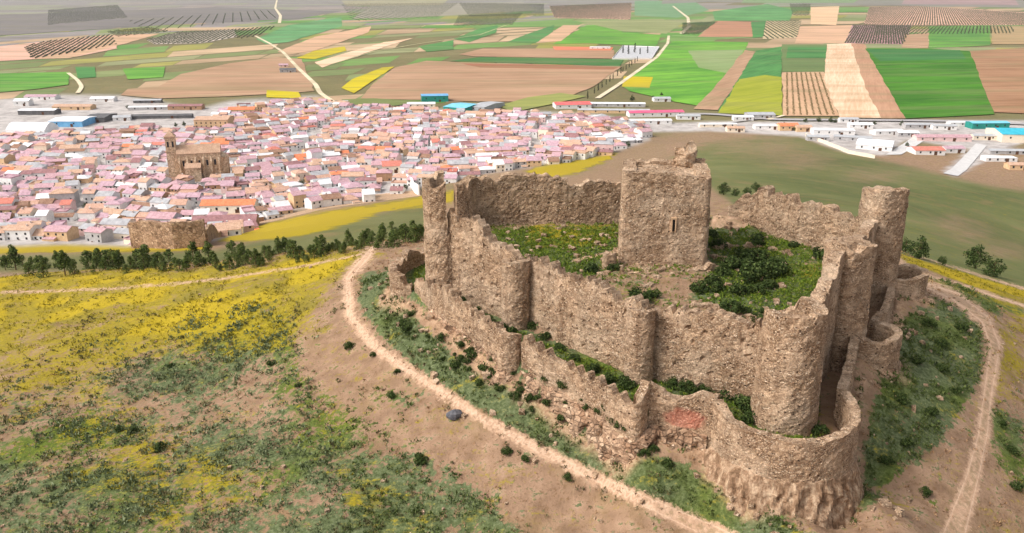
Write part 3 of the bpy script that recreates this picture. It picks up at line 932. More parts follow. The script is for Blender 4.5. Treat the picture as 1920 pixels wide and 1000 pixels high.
def rock_skirt(pts, seed, mat=None):
    R, t, L = resample(pts, False, 0.22)
    tx, ty = np.gradient(R[:, 0]), np.gradient(R[:, 1])
    for _ in range(12):
        tx[1:-1] = (tx[:-2] + 2 * tx[1:-1] + tx[2:]) / 4
        ty[1:-1] = (ty[:-2] + 2 * ty[1:-1] + ty[2:]) / 4
    ln = np.hypot(tx, ty) + 1e-9
    ox, oy = ty / ln, -tx / ln
    rows = []
    nk = 22
    reach = 1.25 + 0.5 * fbm(t / 4.0, t * 0, oct=2, seed=seed)
    foot = terrain(R[:, 0] + ox * (reach + 0.3), R[:, 1] + oy * (reach + 0.3), rough=False) - 0.9
    crown = R[:, 2] + 0.5 * fbm(t / 1.3, t * 0 + 4, oct=3, seed=seed + 1)
    for k in range(nk + 1):
        q = k / nk
        z = crown + (foot - crown) * q
        rib = np.abs(fbm(t / 1.5 + 0.5 * vnoise(t / 2.0, z / 1.2, seed=seed), z / 2.6, oct=4, seed=seed + 2))
        lump = fbm(R[:, 0] / 1.0, R[:, 1] / 1.0, z / 0.8, oct=3, seed=seed + 3)
        off = 0.12 + reach * (0.25 * q + 0.75 * q ** 2.0) + (0.5 - 1.5 * rib) * np.minimum(1, 4 * q) * (1.0 - 0.3 * q) * 0.9 + 0.24 * lump * min(1, 4 * q)
        if k == 0:
            off = off * 0 - 0.35
        off = np.maximum(off, -0.35)
        rows.append(np.stack([R[:, 0] + ox * off, R[:, 1] + oy * off, z], 1))
    A = np.array(rows)
    nr, n = A.shape[:2]
    ii = np.arange(nr * n).reshape(nr, n)
    Qq = np.stack([ii[:-1, :-1].ravel(), ii[1:, :-1].ravel(), ii[1:, 1:].ravel(), ii[:-1, 1:].ravel()], 1)
    o = link('rock_outcrop', mesh_np('rock_outcrop', A.reshape(-1, 3), Qq), mat or ROCK.m)
    return tag(o, kind='structure')


rock_skirt([(-15.6, 116.4, -3.0)] + [(x, y, -3.6) for x, y, _, _ in arc(-12.9, 110.8, 3.9, 165, 262, 0, 0, 14)] + [(-13.0, 106.6, -3.4), (-11.0, 103.4, -3.2), (-9.6, 101.3, -2.9), (-5, 94.6, -3.3), (-1.3, 88.8, -4.0)]
           + [(x, y, -4.4) for x, y, _, _ in arc(-0.2, 88.4, 1.5, 185, 310, 0, 0, 8)] + [(1.0, 86.9, -4.0), (4.5, 83.2, -4.3), (8.5, 78.9, -5.0), (11.2, 75.9, -6.0), (12.1, 74.8, -6.2), (12.9, 74.9, -5.6), (14.4, 76.1, -4.8), (17.4, 75.3, -5.0), (19.2, 74.4, -5.4)], 201, ROCK2)
rock_skirt([(x, y, z) for x, y, z, _ in arc(DC[0], DC[1], 6.9, 184, 366, -6.0, 0, 40)] + [(34.6, 79.0, -5.6), (36.4, 82.6, -5.2), (38.2, 86.6, -5.0), (39.4, 89.2, -4.8)] + [(x, y, -4.8) for x, y, _, _ in arc(42.0, 92.0, 3.3, 228, 400, 0, 0, 22)]
           + [(46.6, 98.6, -4.4), (49.4, 103.4, -4.0), (51.4, 107.8, -3.8)] + [(x, y, -3.7) for x, y, _, _ in arc(54.2, 111.6, 3.1, 235, 430, 0, 0, 22)], 205)

# low ruined wall in the court, in front of the keep
rw = rough_wall('ruined_pillar', arc(13.3, 110.6, 0.95, 0, 359, -0.8, 2.3, 16)[:-1], 0.5, STONE, None, closed=True, ragged=0.4, amp=0.12, seed=60, floor=1.6)
tag(rw, 'short broken stone pillar standing in the court at the left foot of the keep', 'ruin')
rw = rough_wall('ruined_wall', [(14.2, 106.4, -0.8, 1.4), (18.0, 105.4, -0.8, 1.0), (21.5, 105.6, -0.8, 1.6), (27.4, 107.6, -0.8, 1.5), (28.8, 110, -0.8, 0.9)], 1.0, STONE, None, ragged=0.8, amp=0.25, seed=61)
tag(rw, 'low tumbled line of masonry across the court below the keep', 'ruin')
rw = rough_wall('ruined_wall', [(29.5, 118, -0.8, 0.9), (33, 119.5, -0.8, 1.3), (37, 119, -0.8, 0.7), (39.5, 115.5, -0.8, 0.9)], 0.9, STONE, None, ragged=0.8, amp=0.25, seed=63)
tag(rw, 'broken angled wall stub among the scrub to the right of the keep', 'ruin')
rw = rough_wall('ruined_wall', [(21, 95.2, -0.8, 0.9), (25, 94.2, -0.8, 1.2), (28.5, 91.5, -0.8, 0.6)], 0.9, STONE, None, ragged=0.8, amp=0.25, seed=64)
tag(rw, 'short heap of fallen wall between the front wall and the court thicket', 'ruin')
# ------------------------------------------------------------------ fields on the plain
_fm = {}


def field_mat(c1, c2, ang, rows=0.0, row_col=None):
    key = (c1, c2, round(ang, 1), rows)
    if key in _fm:
        return _fm[key]
    m = NT('field_crop')
    v = m.mapping((1, 1, 1), (0, 0, -ang))
    st = m.t.nodes.new('ShaderNodeMapping')
    st.inputs['Scale'].default_value = (0.05, 1.0, 1.0)
    m.t.links.new(v, st.inputs['Vector'])
    n = m.noise(0.05, 5, 0.65, vec=st.outputs[0])
    n2 = m.noise(0.006, 4, 0.6)
    n3 = m.noise(0.35, 3, 0.6, vec=st.outputs[0])
    f = m.math('ADD', m.math('MULTIPLY', n, 0.55), m.math('ADD', m.math('MULTIPLY', n2, 0.45), m.math('MULTIPLY', m.math('SUBTRACT', n3, 0.5), 0.5)))
    c = m.ramp(f, [(0.36, lin(c1)), (0.62, lin(c2))])
    bnd = m.noise(0.02, 3, 0.6, vec=m.mapping((0.1, 1.0, 1.0), (0, 0, -ang)))
    c = m.mix(m.math('MULTIPLY', m.step(bnd, 0.5, 0.6), 0.3), c, lin((120, 118, 78)))
    if rows:
        sx = m.t.nodes.new('ShaderNodeSeparateXYZ')
        m.t.links.new(v, sx.inputs[0])
        s = m.math('SINE', m.math('MULTIPLY', sx.outputs[1], 2 * pi / rows))
        c = m.mix(m.math('MULTIPLY', m.step(s, 0.1, 0.9), 0.55), c, lin(row_col))
    m.color(c)
    _fm[key] = m.m
    return m.m


_nf = [0]


def field(poly, c1, c2, ang=0.0, rows=0.0, row_col=None, name='field'):
    pts = [P(x, y, PLAIN) for x, y in poly]
    _nf[0] += 1
    z = PLAIN + 0.02 + 0.003 * _nf[0]
    # subdivide the edges a little so that they wander like real field margins
    out = []
    for i in range(len(pts)):
        a, b = np.array(pts[i][:2]), np.array(pts[(i + 1) % len(pts)][:2])
        L = np.linalg.norm(b - a)
        n = max(1, min(14, int(L / 25)))
        nrm = np.array([-(b - a)[1], (b - a)[0]]) / (L + 1e-9)
        for k in range(n):
            q = a + (b - a) * k / n
            if k:
                q = q + nrm * random.uniform(-1, 1) * min(1.6, L * 0.004)
            out.append((q[0], q[1], z))
    me = bpy.data.meshes.new(name)
    me.from_pydata(out, [], [tuple(range(len(out)))])
    if me.polygons[0].normal.z < 0:
        me.flip_normals()
    o = link(name, me, field_mat(c1, c2, ang, rows, row_col))
    tag(o, kind='structure')
    return o


BR1, BR2 = (148, 114, 86), (180, 144, 114)
GR1, GR2 = (66, 120, 40), (108, 158, 60)
DG1, DG2 = (52, 100, 48), (84, 140, 72)
OL1, OL2 = (112, 116, 72), (148, 146, 104)
PK1, PK2 = (190, 146, 124), (216, 174, 150)
PB1, PB2 = (208, 166, 132), (234, 200, 168)
YE1, YE2 = (166, 150, 20), (200, 180, 30)
GY1, GY2 = (116, 108, 104), (146, 138, 132)
field([(-2400, -24), (1260, -24), (1230, 6), (1000, 44), (640, 48), (420, 55), (300, 66), (-40, 100), (-900, 130)], GY1, GY2, 0.05)
# a patchwork of narrow strips under everything else
rs = random.Random(11)
STRIPC = [((104, 116, 66), (136, 144, 92)), ((88, 124, 56), (120, 150, 80)), ((150, 124, 94), (186, 156, 124)), ((120, 124, 82), (150, 150, 108)), ((76, 122, 52), (104, 146, 66)), ((130, 128, 60), (160, 152, 80)), ((168, 140, 108), (200, 170, 136)), ((96, 110, 62), (124, 134, 84))]
for (x0, x1, yy0, yy1, tilt) in [(-60, 640, 60, 190, -0.075), (560, 1270, 44, 200, -0.06), (1230, 1980, 12, 100, 0.0), (-60, 1980, 8, 60, -0.01)]:
    yy = yy0
    while yy < yy1:
        hh = (yy - yy0) * 0.05 + rs.uniform(3, 9) * (0.5 if yy < 60 else 1)
        xx = x0
        while xx < x1:
            ww = rs.uniform(60, 210)
            if rs.random() < 0.62:
                sk = rs.uniform(8, 26)
                t0, t1 = tilt * (xx - x0), tilt * (xx + ww - x0)
                c1_, c2_ = rs.choice(STRIPC)
                if yy < 30 and x0 < 0:
                    c1_, c2_ = rs.choice([((118, 112, 102), (146, 140, 128)), ((126, 126, 104), (150, 148, 124)), ((132, 120, 112), (160, 146, 136))])
                if min(yy + t0, yy + t1) > 4:
                    field([(xx + sk, yy + t0), (xx + ww + sk - 2, yy + t1), (xx + ww - 2, yy + hh + t1), (xx, yy + hh + t0)], c1_, c2_, rs.choice([0.05, 0.1, 0.2]))
            xx += ww
        yy += hh
field([(-40, 30), (400, 14), (640, 22), (560, 36), (300, 48), (-40, 70)], (104, 98, 96), (126, 118, 112), 0.05)
field([(700, 8), (980, 4), (1010, 20), (760, 34), (660, 36)], (132, 126, 112), (156, 148, 128), 0.05)
field([(-40, 92), (90, 78), (210, 66), (220, 92), (140, 108), (-40, 118)], PK1, PK2, 0.2)
field([(210, 66), (300, 64), (230, 84), (130, 110), (60, 112), (140, 94)], BR2, PB1, 0.2)
field([(275, 76), (330, 62), (440, 56), (444, 70), (380, 82), (290, 84)], (170, 156, 140), (196, 180, 164), 0.2)
field([(-40, 140), (130, 136), (128, 160), (70, 168), (-40, 178)], GR1, GR2, 0.1)
field([(140, 126), (178, 126), (180, 146), (146, 148)], DG1, DG2, 0.1)
field([(230, 130), (310, 126), (306, 146), (240, 150)], GR1, GR2, 0.1)
field([(296, 164), (340, 140), (430, 120), (520, 108), (566, 112), (590, 172), (540, 176), (430, 182), (300, 186), (226, 180), (240, 168)], BR1, BR2, 0.25)
field([(500, 170), (560, 174), (566, 186), (500, 184)], YE1, YE2, 0.1)
field([(480, 74), (540, 48), (640, 32), (642, 50), (540, 80), (500, 84)], DG1, (110, 160, 104), 0.2)
field([(520, 98), (590, 70), (696, 50), (690, 62), (590, 96), (540, 104)], BR2, PB1, 0.2)
field([(556, 110), (590, 96), (646, 88), (650, 96), (590, 112)], YE1, YE2, 0.2)
field([(590, 118), (650, 100), (720, 80), (776, 72), (730, 86), (650, 112), (604, 128)], PB1, PB2, 0.2)
field([(784, 88), (850, 76), (850, 94), (800, 98)], DG1, DG2, 0.2)
field([(850, 74), (900, 54), (934, 48), (930, 62), (880, 80)], DG1, DG2, 0.2)
field([(640, 166), (660, 150), (716, 128), (740, 126), (700, 152), (664, 176)], YE1, YE2, 0.4)
field([(676, 186), (700, 158), (740, 128), (800, 115), (870, 118), (1165, 126), (1110, 165), (1040, 192), (900, 192)], BR1, BR2, 0.1)
field([(840, 116), (900, 108), (1055, 110), (1170, 113), (1162, 126), (1060, 122)], DG1, (80, 116, 60), 0.05)
field([(862, 120), (1050, 123), (1160, 127), (1150, 132), (900, 128)], (136, 88, 62), (160, 108, 80), 0.05)
field([(860, 103), (905, 92), (1040, 92), (1152, 95), (1150, 111), (890, 107)], BR2, BR1, 0.05)
field([(1036, 88), (1150, 90), (1146, 96), (1040, 95)], (200, 110, 80), (214, 128, 96), 0.05)
field([(1036, 84), (1100, 48), (1172, 46), (1166, 62), (1240, 66), (1230, 88), (1100, 82)], GR1, (112, 164, 56), 0.1)
field([(950, 80), (985, 66), (1040, 47), (1036, 62), (1005, 82)], DG1, DG2, 0.3)
field([(1004, 82), (1056, 48), (1090, 48), (1052, 78)], BR2, PB1, 0.3)
field([(1030, 12), (1184, 6), (1182, 38), (1040, 34)], PK1, PK2, 1.3)
field([(1080, 40), (1240, 36), (1280, 44), (1250, 64), (1170, 60)], (118, 126, 76), (150, 152, 104), 0.1)
field([(1166, 162), (1236, 100), (1262, 78), (1404, 80), (1396, 96), (1362, 150), (1310, 200), (1264, 192), (1180, 172)], GR1, (118, 172, 56), 0.5)
field([(1290, 96), (1396, 94), (1370, 140), (1310, 128)], (118, 138, 82), (142, 156, 106), 0.5)
field([(1170, 144), (1224, 146), (1218, 166), (1166, 164)], YE1, (190, 168, 24), 0.2)
field([(1396, 95), (1416, 98), (1380, 160), (1346, 208), (1300, 206), (1330, 176)], BR1, BR2, 1.0)
field([(1418, 96), (1466, 88), (1466, 146), (1432, 146), (1396, 190), (1346, 210), (1384, 150)], DG1, DG2, 1.0)
field([(1386, 150), (1434, 142), (1466, 146), (1466, 218), (1346, 214)], (130, 138, 30), (160, 160, 50), 0.8)
field([(1466, 84), (1552, 84), (1550, 136), (1466, 136)], (88, 104, 60), (108, 128, 74), 0.1)
field([(1478, 88), (1550, 88), (1548, 110), (1474, 110)], DG1, DG2, 0.1)
field([(1467, 137), (1544, 136), (1574, 219), (1467, 219)], (182, 144, 112), (202, 164, 130), 1.4)
field([(1550, 84), (1596, 82), (1622, 112), (1650, 152), (1692, 224), (1574, 222), (1544, 150)], PB1, PB2, 1.2)
field([(1596, 82), (1622, 84), (1652, 140), (1698, 224), (1652, 224), (1622, 164)], (160, 118, 90), (184, 142, 112), 1.2)
field([(1622, 92), (1740, 92), (1820, 97), (1864, 216), (1698, 224), (1656, 150)], (40, 92, 8), (74, 128, 28), 0.3)
field([(1624, 93), (1800, 95), (1812, 112), (1650, 116)], (44, 96, 44), (66, 120, 58), 0.3)
field([(1818, 97), (1960, 88), (1960, 216), (1864, 212)], (136, 98, 68), (172, 132, 100), 0.1)
field([(1740, 50), (1856, 48), (1856, 86), (1742, 92)], DG1, GR2, 0.1)
field([(1858, 50), (1960, 50), (1960, 84), (1860, 84)], (150, 120, 84), (176, 150, 110), 0.1)
field([(1344, 40), (1416, 42), (1412, 70), (1308, 70)], (158, 112, 86), (180, 130, 100), 0.1)
field([(1336, 22), (1440, 8), (1488, 20), (1480, 40), (1340, 40)], DG1, (104, 160, 92), 0.1)
field([(1408, 42), (1440, 40), (1430, 70), (1412, 72)], DG1, DG2, 0.1)
field([(1436, 40), (1502, 40), (1494, 72), (1430, 74)], (178, 158, 120), (204, 180, 144), 1.3)
field([(1500, 50), (1598, 48), (1588, 82), (1490, 82)], BR2, PB1, 0.1)
field([(1520, 14), (1574, 12), (1568, 48), (1520, 46)], PB1, (216, 184, 140), 0.1)
field([(1630, 14), (1720, 12), (1990, 28), (1990, 48), (1700, 48), (1620, 46)], PK1, PK2, 0.6)
field([(1598, 48), (1710, 48), (1694, 84), (1584, 82)], (160, 116, 122), (184, 140, 140), 0.6)
field([(1696, 66), (1742, 62), (1740, 92), (1690, 90)], BR1, BR2, 0.2)
field([(1190, 2), (1300, 2), (1330, 20), (1270, 34), (1190, 30)], (88, 130, 84), (120, 150, 110), 0.1)
field([(1250, -24), (3600, -24), (2100, 18), (1620, 10), (1330, 4), (1240, 8)], (112, 110, 98), (140, 132, 120), 0.02)
field([(1400, -8), (1620, -6), (1600, 6), (1390, 6)], (104, 130, 84), (126, 146, 100), 0.02)
field([(1700, -6), (1900, -6), (1910, 10), (1690, 8)], (140, 112, 112), (168, 136, 132), 0.02)
field([(640, 2), (840, 0), (830, 10), (650, 12)], (142, 134, 104), (162, 152, 120), 0.02)
field([(936, 200), (990, 184), (1050, 176), (1100, 182), (1030, 198), (960, 212)], (122, 130, 70), (150, 150, 80), 0.3)
field([(640, 188), (700, 186), (800, 192), (740, 200), (660, 204)], (100, 112, 60), (126, 130, 80), 0.3)


def lane(pts, w, c=(206, 190, 160), name='road'):
    """a pale track on the plain: (px, py) centre line, width in metres"""
    W = np.array([P(x, y, PLAIN)[:2] for x, y in pts])
    # smooth
    t = np.concatenate([[0], np.cumsum(np.hypot(*np.diff(W, axis=0).T))])
    tt = np.linspace(0, t[-1], max(6, int(t[-1] / 12)))
    C = np.stack([np.interp(tt, t, W[:, k]) for k in (0, 1)], 1)
    for _ in range(4):
        C[1:-1] = (C[:-2] + 2 * C[1:-1] + C[2:]) / 4
    d = np.gradient(C, axis=0)
    d /= np.linalg.norm(d, axis=1)[:, None]
    n = np.stack([-d[:, 1], d[:, 0]], 1)
    _nf[0] += 1
    z = PLAIN + 0.15 + 0.003 * _nf[0]
    A, B = C + n * w / 2, C - n * w / 2
    V_ = np.vstack([np.c_[A, np.full(len(A), z)], np.c_[B, np.full(len(B), z)]])
    k = len(A)
    Q_ = [(i + 1, i, k + i, k + i + 1) for i in range(k - 1)]
    o = link(name, mesh_np(name, V_, Q_), field_mat(c, tuple(min(255, int(v * 1.08)) for v in c), 0.1))
    tag(o, kind='structure')
    return o


lane([(642, 206), (624, 192), (600, 176), (592, 160), (560, 130), (530, 98), (505, 82), (478, 68)], 7)
lane([(648, 190), (628, 212), (606, 240)], 8, (176, 172, 166))
lane([(524, 44), (526, 30), (516, 16), (520, -2)], 12)
lane([(128, 138), (146, 152), (154, 164), (146, 176)], 6)
lane([(1120, 186), (1160, 160), (1232, 108), (1252, 82), (1254, 68)], 7)
lane([(1262, 12), (1290, 34), (1292, 50), (1278, 64)], 12)
lane([(1210, 218), (1330, 214), (1440, 226), (1640, 227), (1800, 229), (1960, 236)], 13, (158, 152, 150))
lane([(1330, 236), (1440, 222)], 6, (170, 164, 158))
lane([(1000, 132), (600, 122), (700, 96)], 0.2)
lane([(620, 122), (700, 98), (780, 84), (900, 66), (960, 44)], 4, (180, 172, 130))
lane([(1260, 68), (1500, 76), (1600, 80), (1760, 90), (1960, 90)], 6, (190, 180, 140))
lane([(1470, 218), (1440, 226)], 5)
# ------------------------------------------------------------------ plants: leaf clouds
def leafcloud(centres, radii, per, leaf, r, flat=0.75):
    """small leaf faces scattered over clumps; returns verts, tris"""
    C = np.repeat(np.asarray(centres, float), per, 0)
    R = np.repeat(np.asarray(radii, float), per)
    n = len(C)
    d = r.normal(size=(n, 3))
    d /= np.linalg.norm(d, axis=1)[:, None]
    rad = R * (0.55 + 0.45 * r.random(n) ** 0.5)
    p = C + d * rad[:, None] * np.array([1, 1, flat])
    a = r.normal(size=(n, 3))
    a /= np.linalg.norm(a, axis=1)[:, None]
    nrm = d * 0.8 + r.normal(size=(n, 3)) * 0.5
    b = np.cross(nrm, a)
    b /= np.linalg.norm(b, axis=1)[:, None] + 1e-9
    c = np.cross(b, nrm)
    c /= np.linalg.norm(c, axis=1)[:, None] + 1e-9
    s = leaf * (0.6 + 0.8 * r.random(n))[:, None]
    v = np.stack([p + b * s, p - b * s * 0.6 + c * s * 0.8, p - b * s * 0.5 - c * s * 0.8], 1).reshape(-1, 3)
    return v, np.arange(3 * n).reshape(n, 3)


def leaf_mat(name, dark, mid, light):
    m = NT(name)
    isl = m.island()
    c = m.ramp(isl, [(0.0, lin(dark)), (0.5, lin(mid)), (1.0, lin(light))])
    c = m.mix(m.math('MULTIPLY', m.objrand(), 0.35), c, lin(mid))
    m.color(c)
    m.b.inputs['Roughness'].default_value = 0.8
    return m.m


PINE_M = leaf_mat('pine_needles', (38, 50, 20), (70, 86, 38), (120, 130, 66))
OLIVE_M = leaf_mat('olive_leaves', (54, 62, 40), (84, 92, 64), (116, 120, 90))
BUSH_M = leaf_mat('bush_leaves', (28, 40, 14), (52, 68, 28), (96, 108, 58))
CYP_M = leaf_mat('cypress_leaves', (20, 30, 18), (34, 46, 26), (56, 66, 40))
VINE_M = leaf_mat('vine_leaves', (84, 76, 42), (112, 100, 62), (140, 126, 84))
m = NT('bark')
m.color(m.ramp(m.noise(6, 4), [(0.3, lin((70, 52, 38))), (0.7, lin((112, 88, 66)))]))
BARK = m.m


def trunk_mesh(name, h, r0, r1, limbs, r, lean=0.0):
    mb = MB()

    def tube(a, b, ra, rb, n=6):
        a, b = np.array(a, float), np.array(b, float)
        d = (b - a) / np.linalg.norm(b - a)
        u = np.cross(d, [0.3, 0.9, 0.2])
        u /= np.linalg.norm(u)
        w = np.cross(d, u)
        vs = [a + (u * cos(2 * pi * k / n) + w * sin(2 * pi * k / n)) * ra for k in range(n)] + [b + (u * cos(2 * pi * k / n) + w * sin(2 * pi * k / n)) * rb for k in range(n)]
        mb.add(vs, [(k, (k + 1) % n, n + (k + 1) % n, n + k) for k in range(n)] + [tuple(range(n, 2 * n))])
    tube((0, 0, -0.6), (lean * h, 0, h), r0, r1)
    for _ in range(limbs):
        t = 0.35 + 0.6 * r.random()
        a = r.random() * 2 * pi
        L = h * 0.3 * (1.2 - t)
        tube((lean * h * t, 0, h * t), (lean * h * t + cos(a) * L, sin(a) * L, h * t + L * 0.7), r0 * (1 - t * 0.7) * 0.5, r1 * 0.5, 5)
    return mb.mesh(name)


def plant_kind(kind, seed):
    """(trunk mesh, crown mesh) of one plant, roughly 1 unit = 1 m"""
    r = np.random.default_rng(seed)
    if kind == 'pine':
        H = 5.2
        cs, rs = [], []
        fat = 1.3 + 0.8 * r.random()
        for k in range(30):
            t = 0.06 + 0.92 * r.random()
            w = fat * (1.02 - t) ** (0.5 + 0.4 * r.random()) * (0.7 + 0.6 * r.random())
            a = r.random() * 2 * pi
            cs.append((cos(a) * w * 0.75, sin(a) * w * 0.75, H * t))
            rs.append(0.45 + 0.38 * (1 - t) + 0.15 * r.random())
        v, f = leafcloud(cs, rs, 44, 0.17, r, 0.8)
        return trunk_mesh('trunk', H * 0.92, 0.16, 0.04, 9, r), mesh_np('crown', v, None, f)
    if kind == 'cypress':
        H = 9.0
        cs = [(0.25 * r.normal(), 0.25 * r.normal(), H * t) for t in np.linspace(0.1, 0.97, 16)]
        rs = [0.95 * (1.05 - abs(t - 0.35) ** 1.3 * 1.6) * 0.9 + 0.1 for t in np.linspace(0.1, 0.97, 16)]
        v, f = leafcloud(cs, np.maximum(rs, 0.25), 50, 0.2, r, 1.1)
        return trunk_mesh('trunk', H * 0.9, 0.2, 0.05, 4, r), mesh_np('crown', v, None, f)
    if kind == 'broad':
        H = 6.0
        cs, rs = [], []
        for k in range(26):
            a = r.random() * 2 * pi
            e = r.random()
            w = 2.1 * math.sqrt(r.random())
            cs.append((cos(a) * w, sin(a) * w, H * (0.16 + 0.7 * e * (1 - (w / 3.0) ** 2))))
            rs.append(0.6 + 0.5 * r.random())
        v, f = leafcloud(cs, rs, 52, 0.2, r, 0.85)
        return trunk_mesh('trunk', H * 0.72, 0.24, 0.08, 8, r), mesh_np('crown', v, None, f)
    if kind == 'bush':
        cs, rs = [], []
        for k in range(16):
            a = r.random() * 2 * pi
            w = 0.8 * math.sqrt(r.random())
            cs.append((cos(a) * w, sin(a) * w, 0.25 + 0.75 * r.random() * (1 - (w / 1.1) ** 2)))
            rs.append(0.28 + 0.22 * r.random())
        v, f = leafcloud(cs, rs, 60, 0.1, r, 0.9)
        return trunk_mesh('stem', 0.7, 0.06, 0.03, 6, r), mesh_np('foliage', v, None, f)
    if kind == 'olive':
        cs, rs = [], []
        for k in range(9):
            a = r.random() * 2 * pi
            w = 1.2 * math.sqrt(r.random())
            cs.append((cos(a) * w, sin(a) * w, 1.6 + 1.2 * r.random()))
            rs.append(0.7 + 0.35 * r.random())
        v, f = leafcloud(cs, rs, 16, 0.42, r, 0.85)
        tv = trunk_mesh('trunk', 2.0, 0.25, 0.12, 2, r)
        return tv, mesh_np('crown', v, None, f)


KINDS_ = {}
PINE2_M = leaf_mat('young_pine_needles', (54, 66, 30), (84, 98, 46), (124, 130, 72))
for kd, mt, nvar in (('pine', PINE_M, 6), ('cypress', CYP_M, 2), ('broad', BUSH_M, 3), ('bush', BUSH_M, 5)):
    KINDS_[kd] = []
    for s in range(nvar):
        tm, cm = plant_kind(kd, 100 + s * 7 + len(kd))
        tm.materials.append(BARK)
        cm.materials.append(PINE2_M if kd == 'pine' and s % 2 == 1 else mt)
        KINDS_[kd].append((tm, cm))


def plant(kind, name, x, y, scale, label, cat, group=None, var=None, z=None, sz=None, crown_mat=None):
    tm, cm = random.choice(KINDS_[kind]) if var is None else KINDS_[kind][var]
    if z is None:
        z = T1(x, y) - 0.05
    e = empty(name, (x, y, z), random.random() * 6.28)
    e.scale = (scale, scale, sz or scale)
    tag(e, label, cat, group)
    link('stem' if kind == 'bush' else 'trunk', tm, parent=e)
    c = link('foliage' if kind == 'bush' else 'crown', cm, parent=e)
    return e


ONES = ['', 'first', 'second', 'third', 'fourth', 'fifth', 'sixth', 'seventh', 'eighth', 'ninth', 'tenth', 'eleventh', 'twelfth', 'thirteenth', 'fourteenth', 'fifteenth', 'sixteenth', 'seventeenth', 'eighteenth', 'nineteenth']
TENS = ['', '', 'twenty', 'thirty', 'forty', 'fifty', 'sixty', 'seventy', 'eighty', 'ninety']


def ordw(n):
    if n < 20:
        return ONES[n]
    if n >= 100:
        return 'hundred-and-' + ordw(n - 100) if n > 100 else 'hundredth'
    t, o = divmod(n, 10)
    return (TENS[t][:-1] + 'ieth') if o == 0 else TENS[t] + '-' + ONES[o]


# ---- the belt of young pines along the shoulder: (px, py of the foot), several ranks deep
belt = []
spans = [(0, 95, 507, 9), (102, 145, 512, 5), (158, 300, 507, 22), (300, 420, 504, 18), (420, 500, 498, 16), (500, 590, 488, 16), (590, 660, 476, 13), (660, 740, 465, 15), (735, 795, 450, 12)]
for a, b, yy, n in spans:
    for k in range(n):
        px = a + (b - a) * (k + random.random()) / n
        belt.append((px, yy + random.uniform(-16, 6) * (1.0 if a > 380 else 0.75), random.choice([0.55, 0.7, 0.85, 0.95, 1.1, 1.2]) * random.uniform(0.9, 1.1)))
for px, py, s in [(715, 440, .8), (690, 447, .8), (735, 430, .8), (55, 518, .8), (82, 520, .8)]:
    belt.append((px, py, s))
belt.sort()
for i, (px, py, s) in enumerate(belt):
    x, y, z = hit(px, py)
    if y < 165:
        s *= 0.66
    size = 'small' if s < 0.85 else ('tall' if s > 1.08 else 'mid-sized')
    plant('pine', 'pine_tree', x, y, s * 0.84, f'{size} dark green pine, {ordw(i + 1)} from the left in the belt above the yellow meadow', 'tree', 'young pines in the belt below the castle hill', sz=s * random.uniform(0.55, 0.95))

# ---- single trees and bushes
def spot(px, py, kind, name, s, label, cat, group=None, sz=None):
    x, y, z = hit(px, py)
    return plant(kind, name, x, y, s, label, cat, group, sz=sz and sz)


for a in [(1357, 364, 'broad', 0.95, 'round dark tree on the hillside right behind the keep, biggest of a short row'), (1379, 367, 'broad', 0.62, 'small dark tree next to the biggest one in the short row behind the keep'),
          (1401, 367, 'broad', 0.66, 'small dark tree in the short row behind the keep, nearest the broken wall top'), (1416, 360, 'broad', 0.75, 'slim dark tree ending the short row behind the keep, standing highest')]:
    spot(a[0], a[1], a[2], 'hillside_tree', a[3], a[4], 'tree', 'short row of trees behind the castle')
for a in [(1722, 486, 0.85, 'wide dark tree just right of the far corner tower'), (1697, 474, 0.55, 'small dark tree tucked against the far corner tower'), (1766, 500, 0.35, 'low dark shrub alone between two wide trees above the yellow strip'),
          (1828, 504, 0.95, 'large bushy tree above the yellow strip, left one of a touching pair'), (1862, 520, 0.8, 'bushy tree lower on the slope, right one of a touching pair')]:
    spot(a[0], a[1], 'broad', 'hillside_tree', a[2], a[3], 'tree', 'trees above the yellow strip')
# court
for a in [(1405, 530, 2.3, 'largest dark bush filling the court to the right of the keep'), (1372, 505, 1.5, 'rounded bush by the pale footpath right of the keep'), (1440, 520, 1.8, 'broad dark bush in the court nearer the side wall'), (1420, 490, 1.6, 'dark bush at the back of the court thicket right of the keep'),
          (1385, 555, 1.4, 'dark bush at the front edge of the court thicket'), (1345, 470, 1.2, 'pale bush close to the right edge of the keep foot'),
          (1540, 486, 1.5, 'dark bush under the back wall beside the far corner tower'), (1200, 566, 1.5, 'bright green bush in front of the keep by the front wall'), (1225, 560, 1.0, 'small bush beside the bright one in front of the keep'),
          (1385, 608, 0.9, 'small round bush on the court edge above the front wall'), (1398, 590, 0.7, 'tiny round bush behind the front wall, further back of two'), (1428, 590, 0.65, 'tiny bush next to the round corner tower'), (1150, 505, 0.9, 'narrow dark bush against the left edge of the keep'), (1106, 510, 1.3, 'dark bush left of the short broken pillar'), (1310, 552, 1.2, 'bush growing through the tumbled masonry below the keep'), (1345, 548, 1.1, 'bush at the right end of the tumbled masonry')]:
    spot(a[0], a[1], 'bush', 'court_bush', a[2], a[3], 'bush', 'bushes in the castle court')
TH = []
for k in range(26):
    px, py = random.gauss(1395, 38), random.gauss(515, 36)
    TH.append((px, py, random.uniform(0.7, 1.5)))
TH.sort()
for k, (px, py, s) in enumerate(TH):
    spot(px, py, 'bush', 'thicket_bush', s, f'dark scrub bush in the court thicket right of the keep, {ordw(k + 1)} from the left', 'bush', 'bushes in the castle court')
plant('bush', 'tower_bush', 26.4, 75.8, 1.7, 'round green bush growing inside the top of the front corner tower', 'bush', z=4.7)
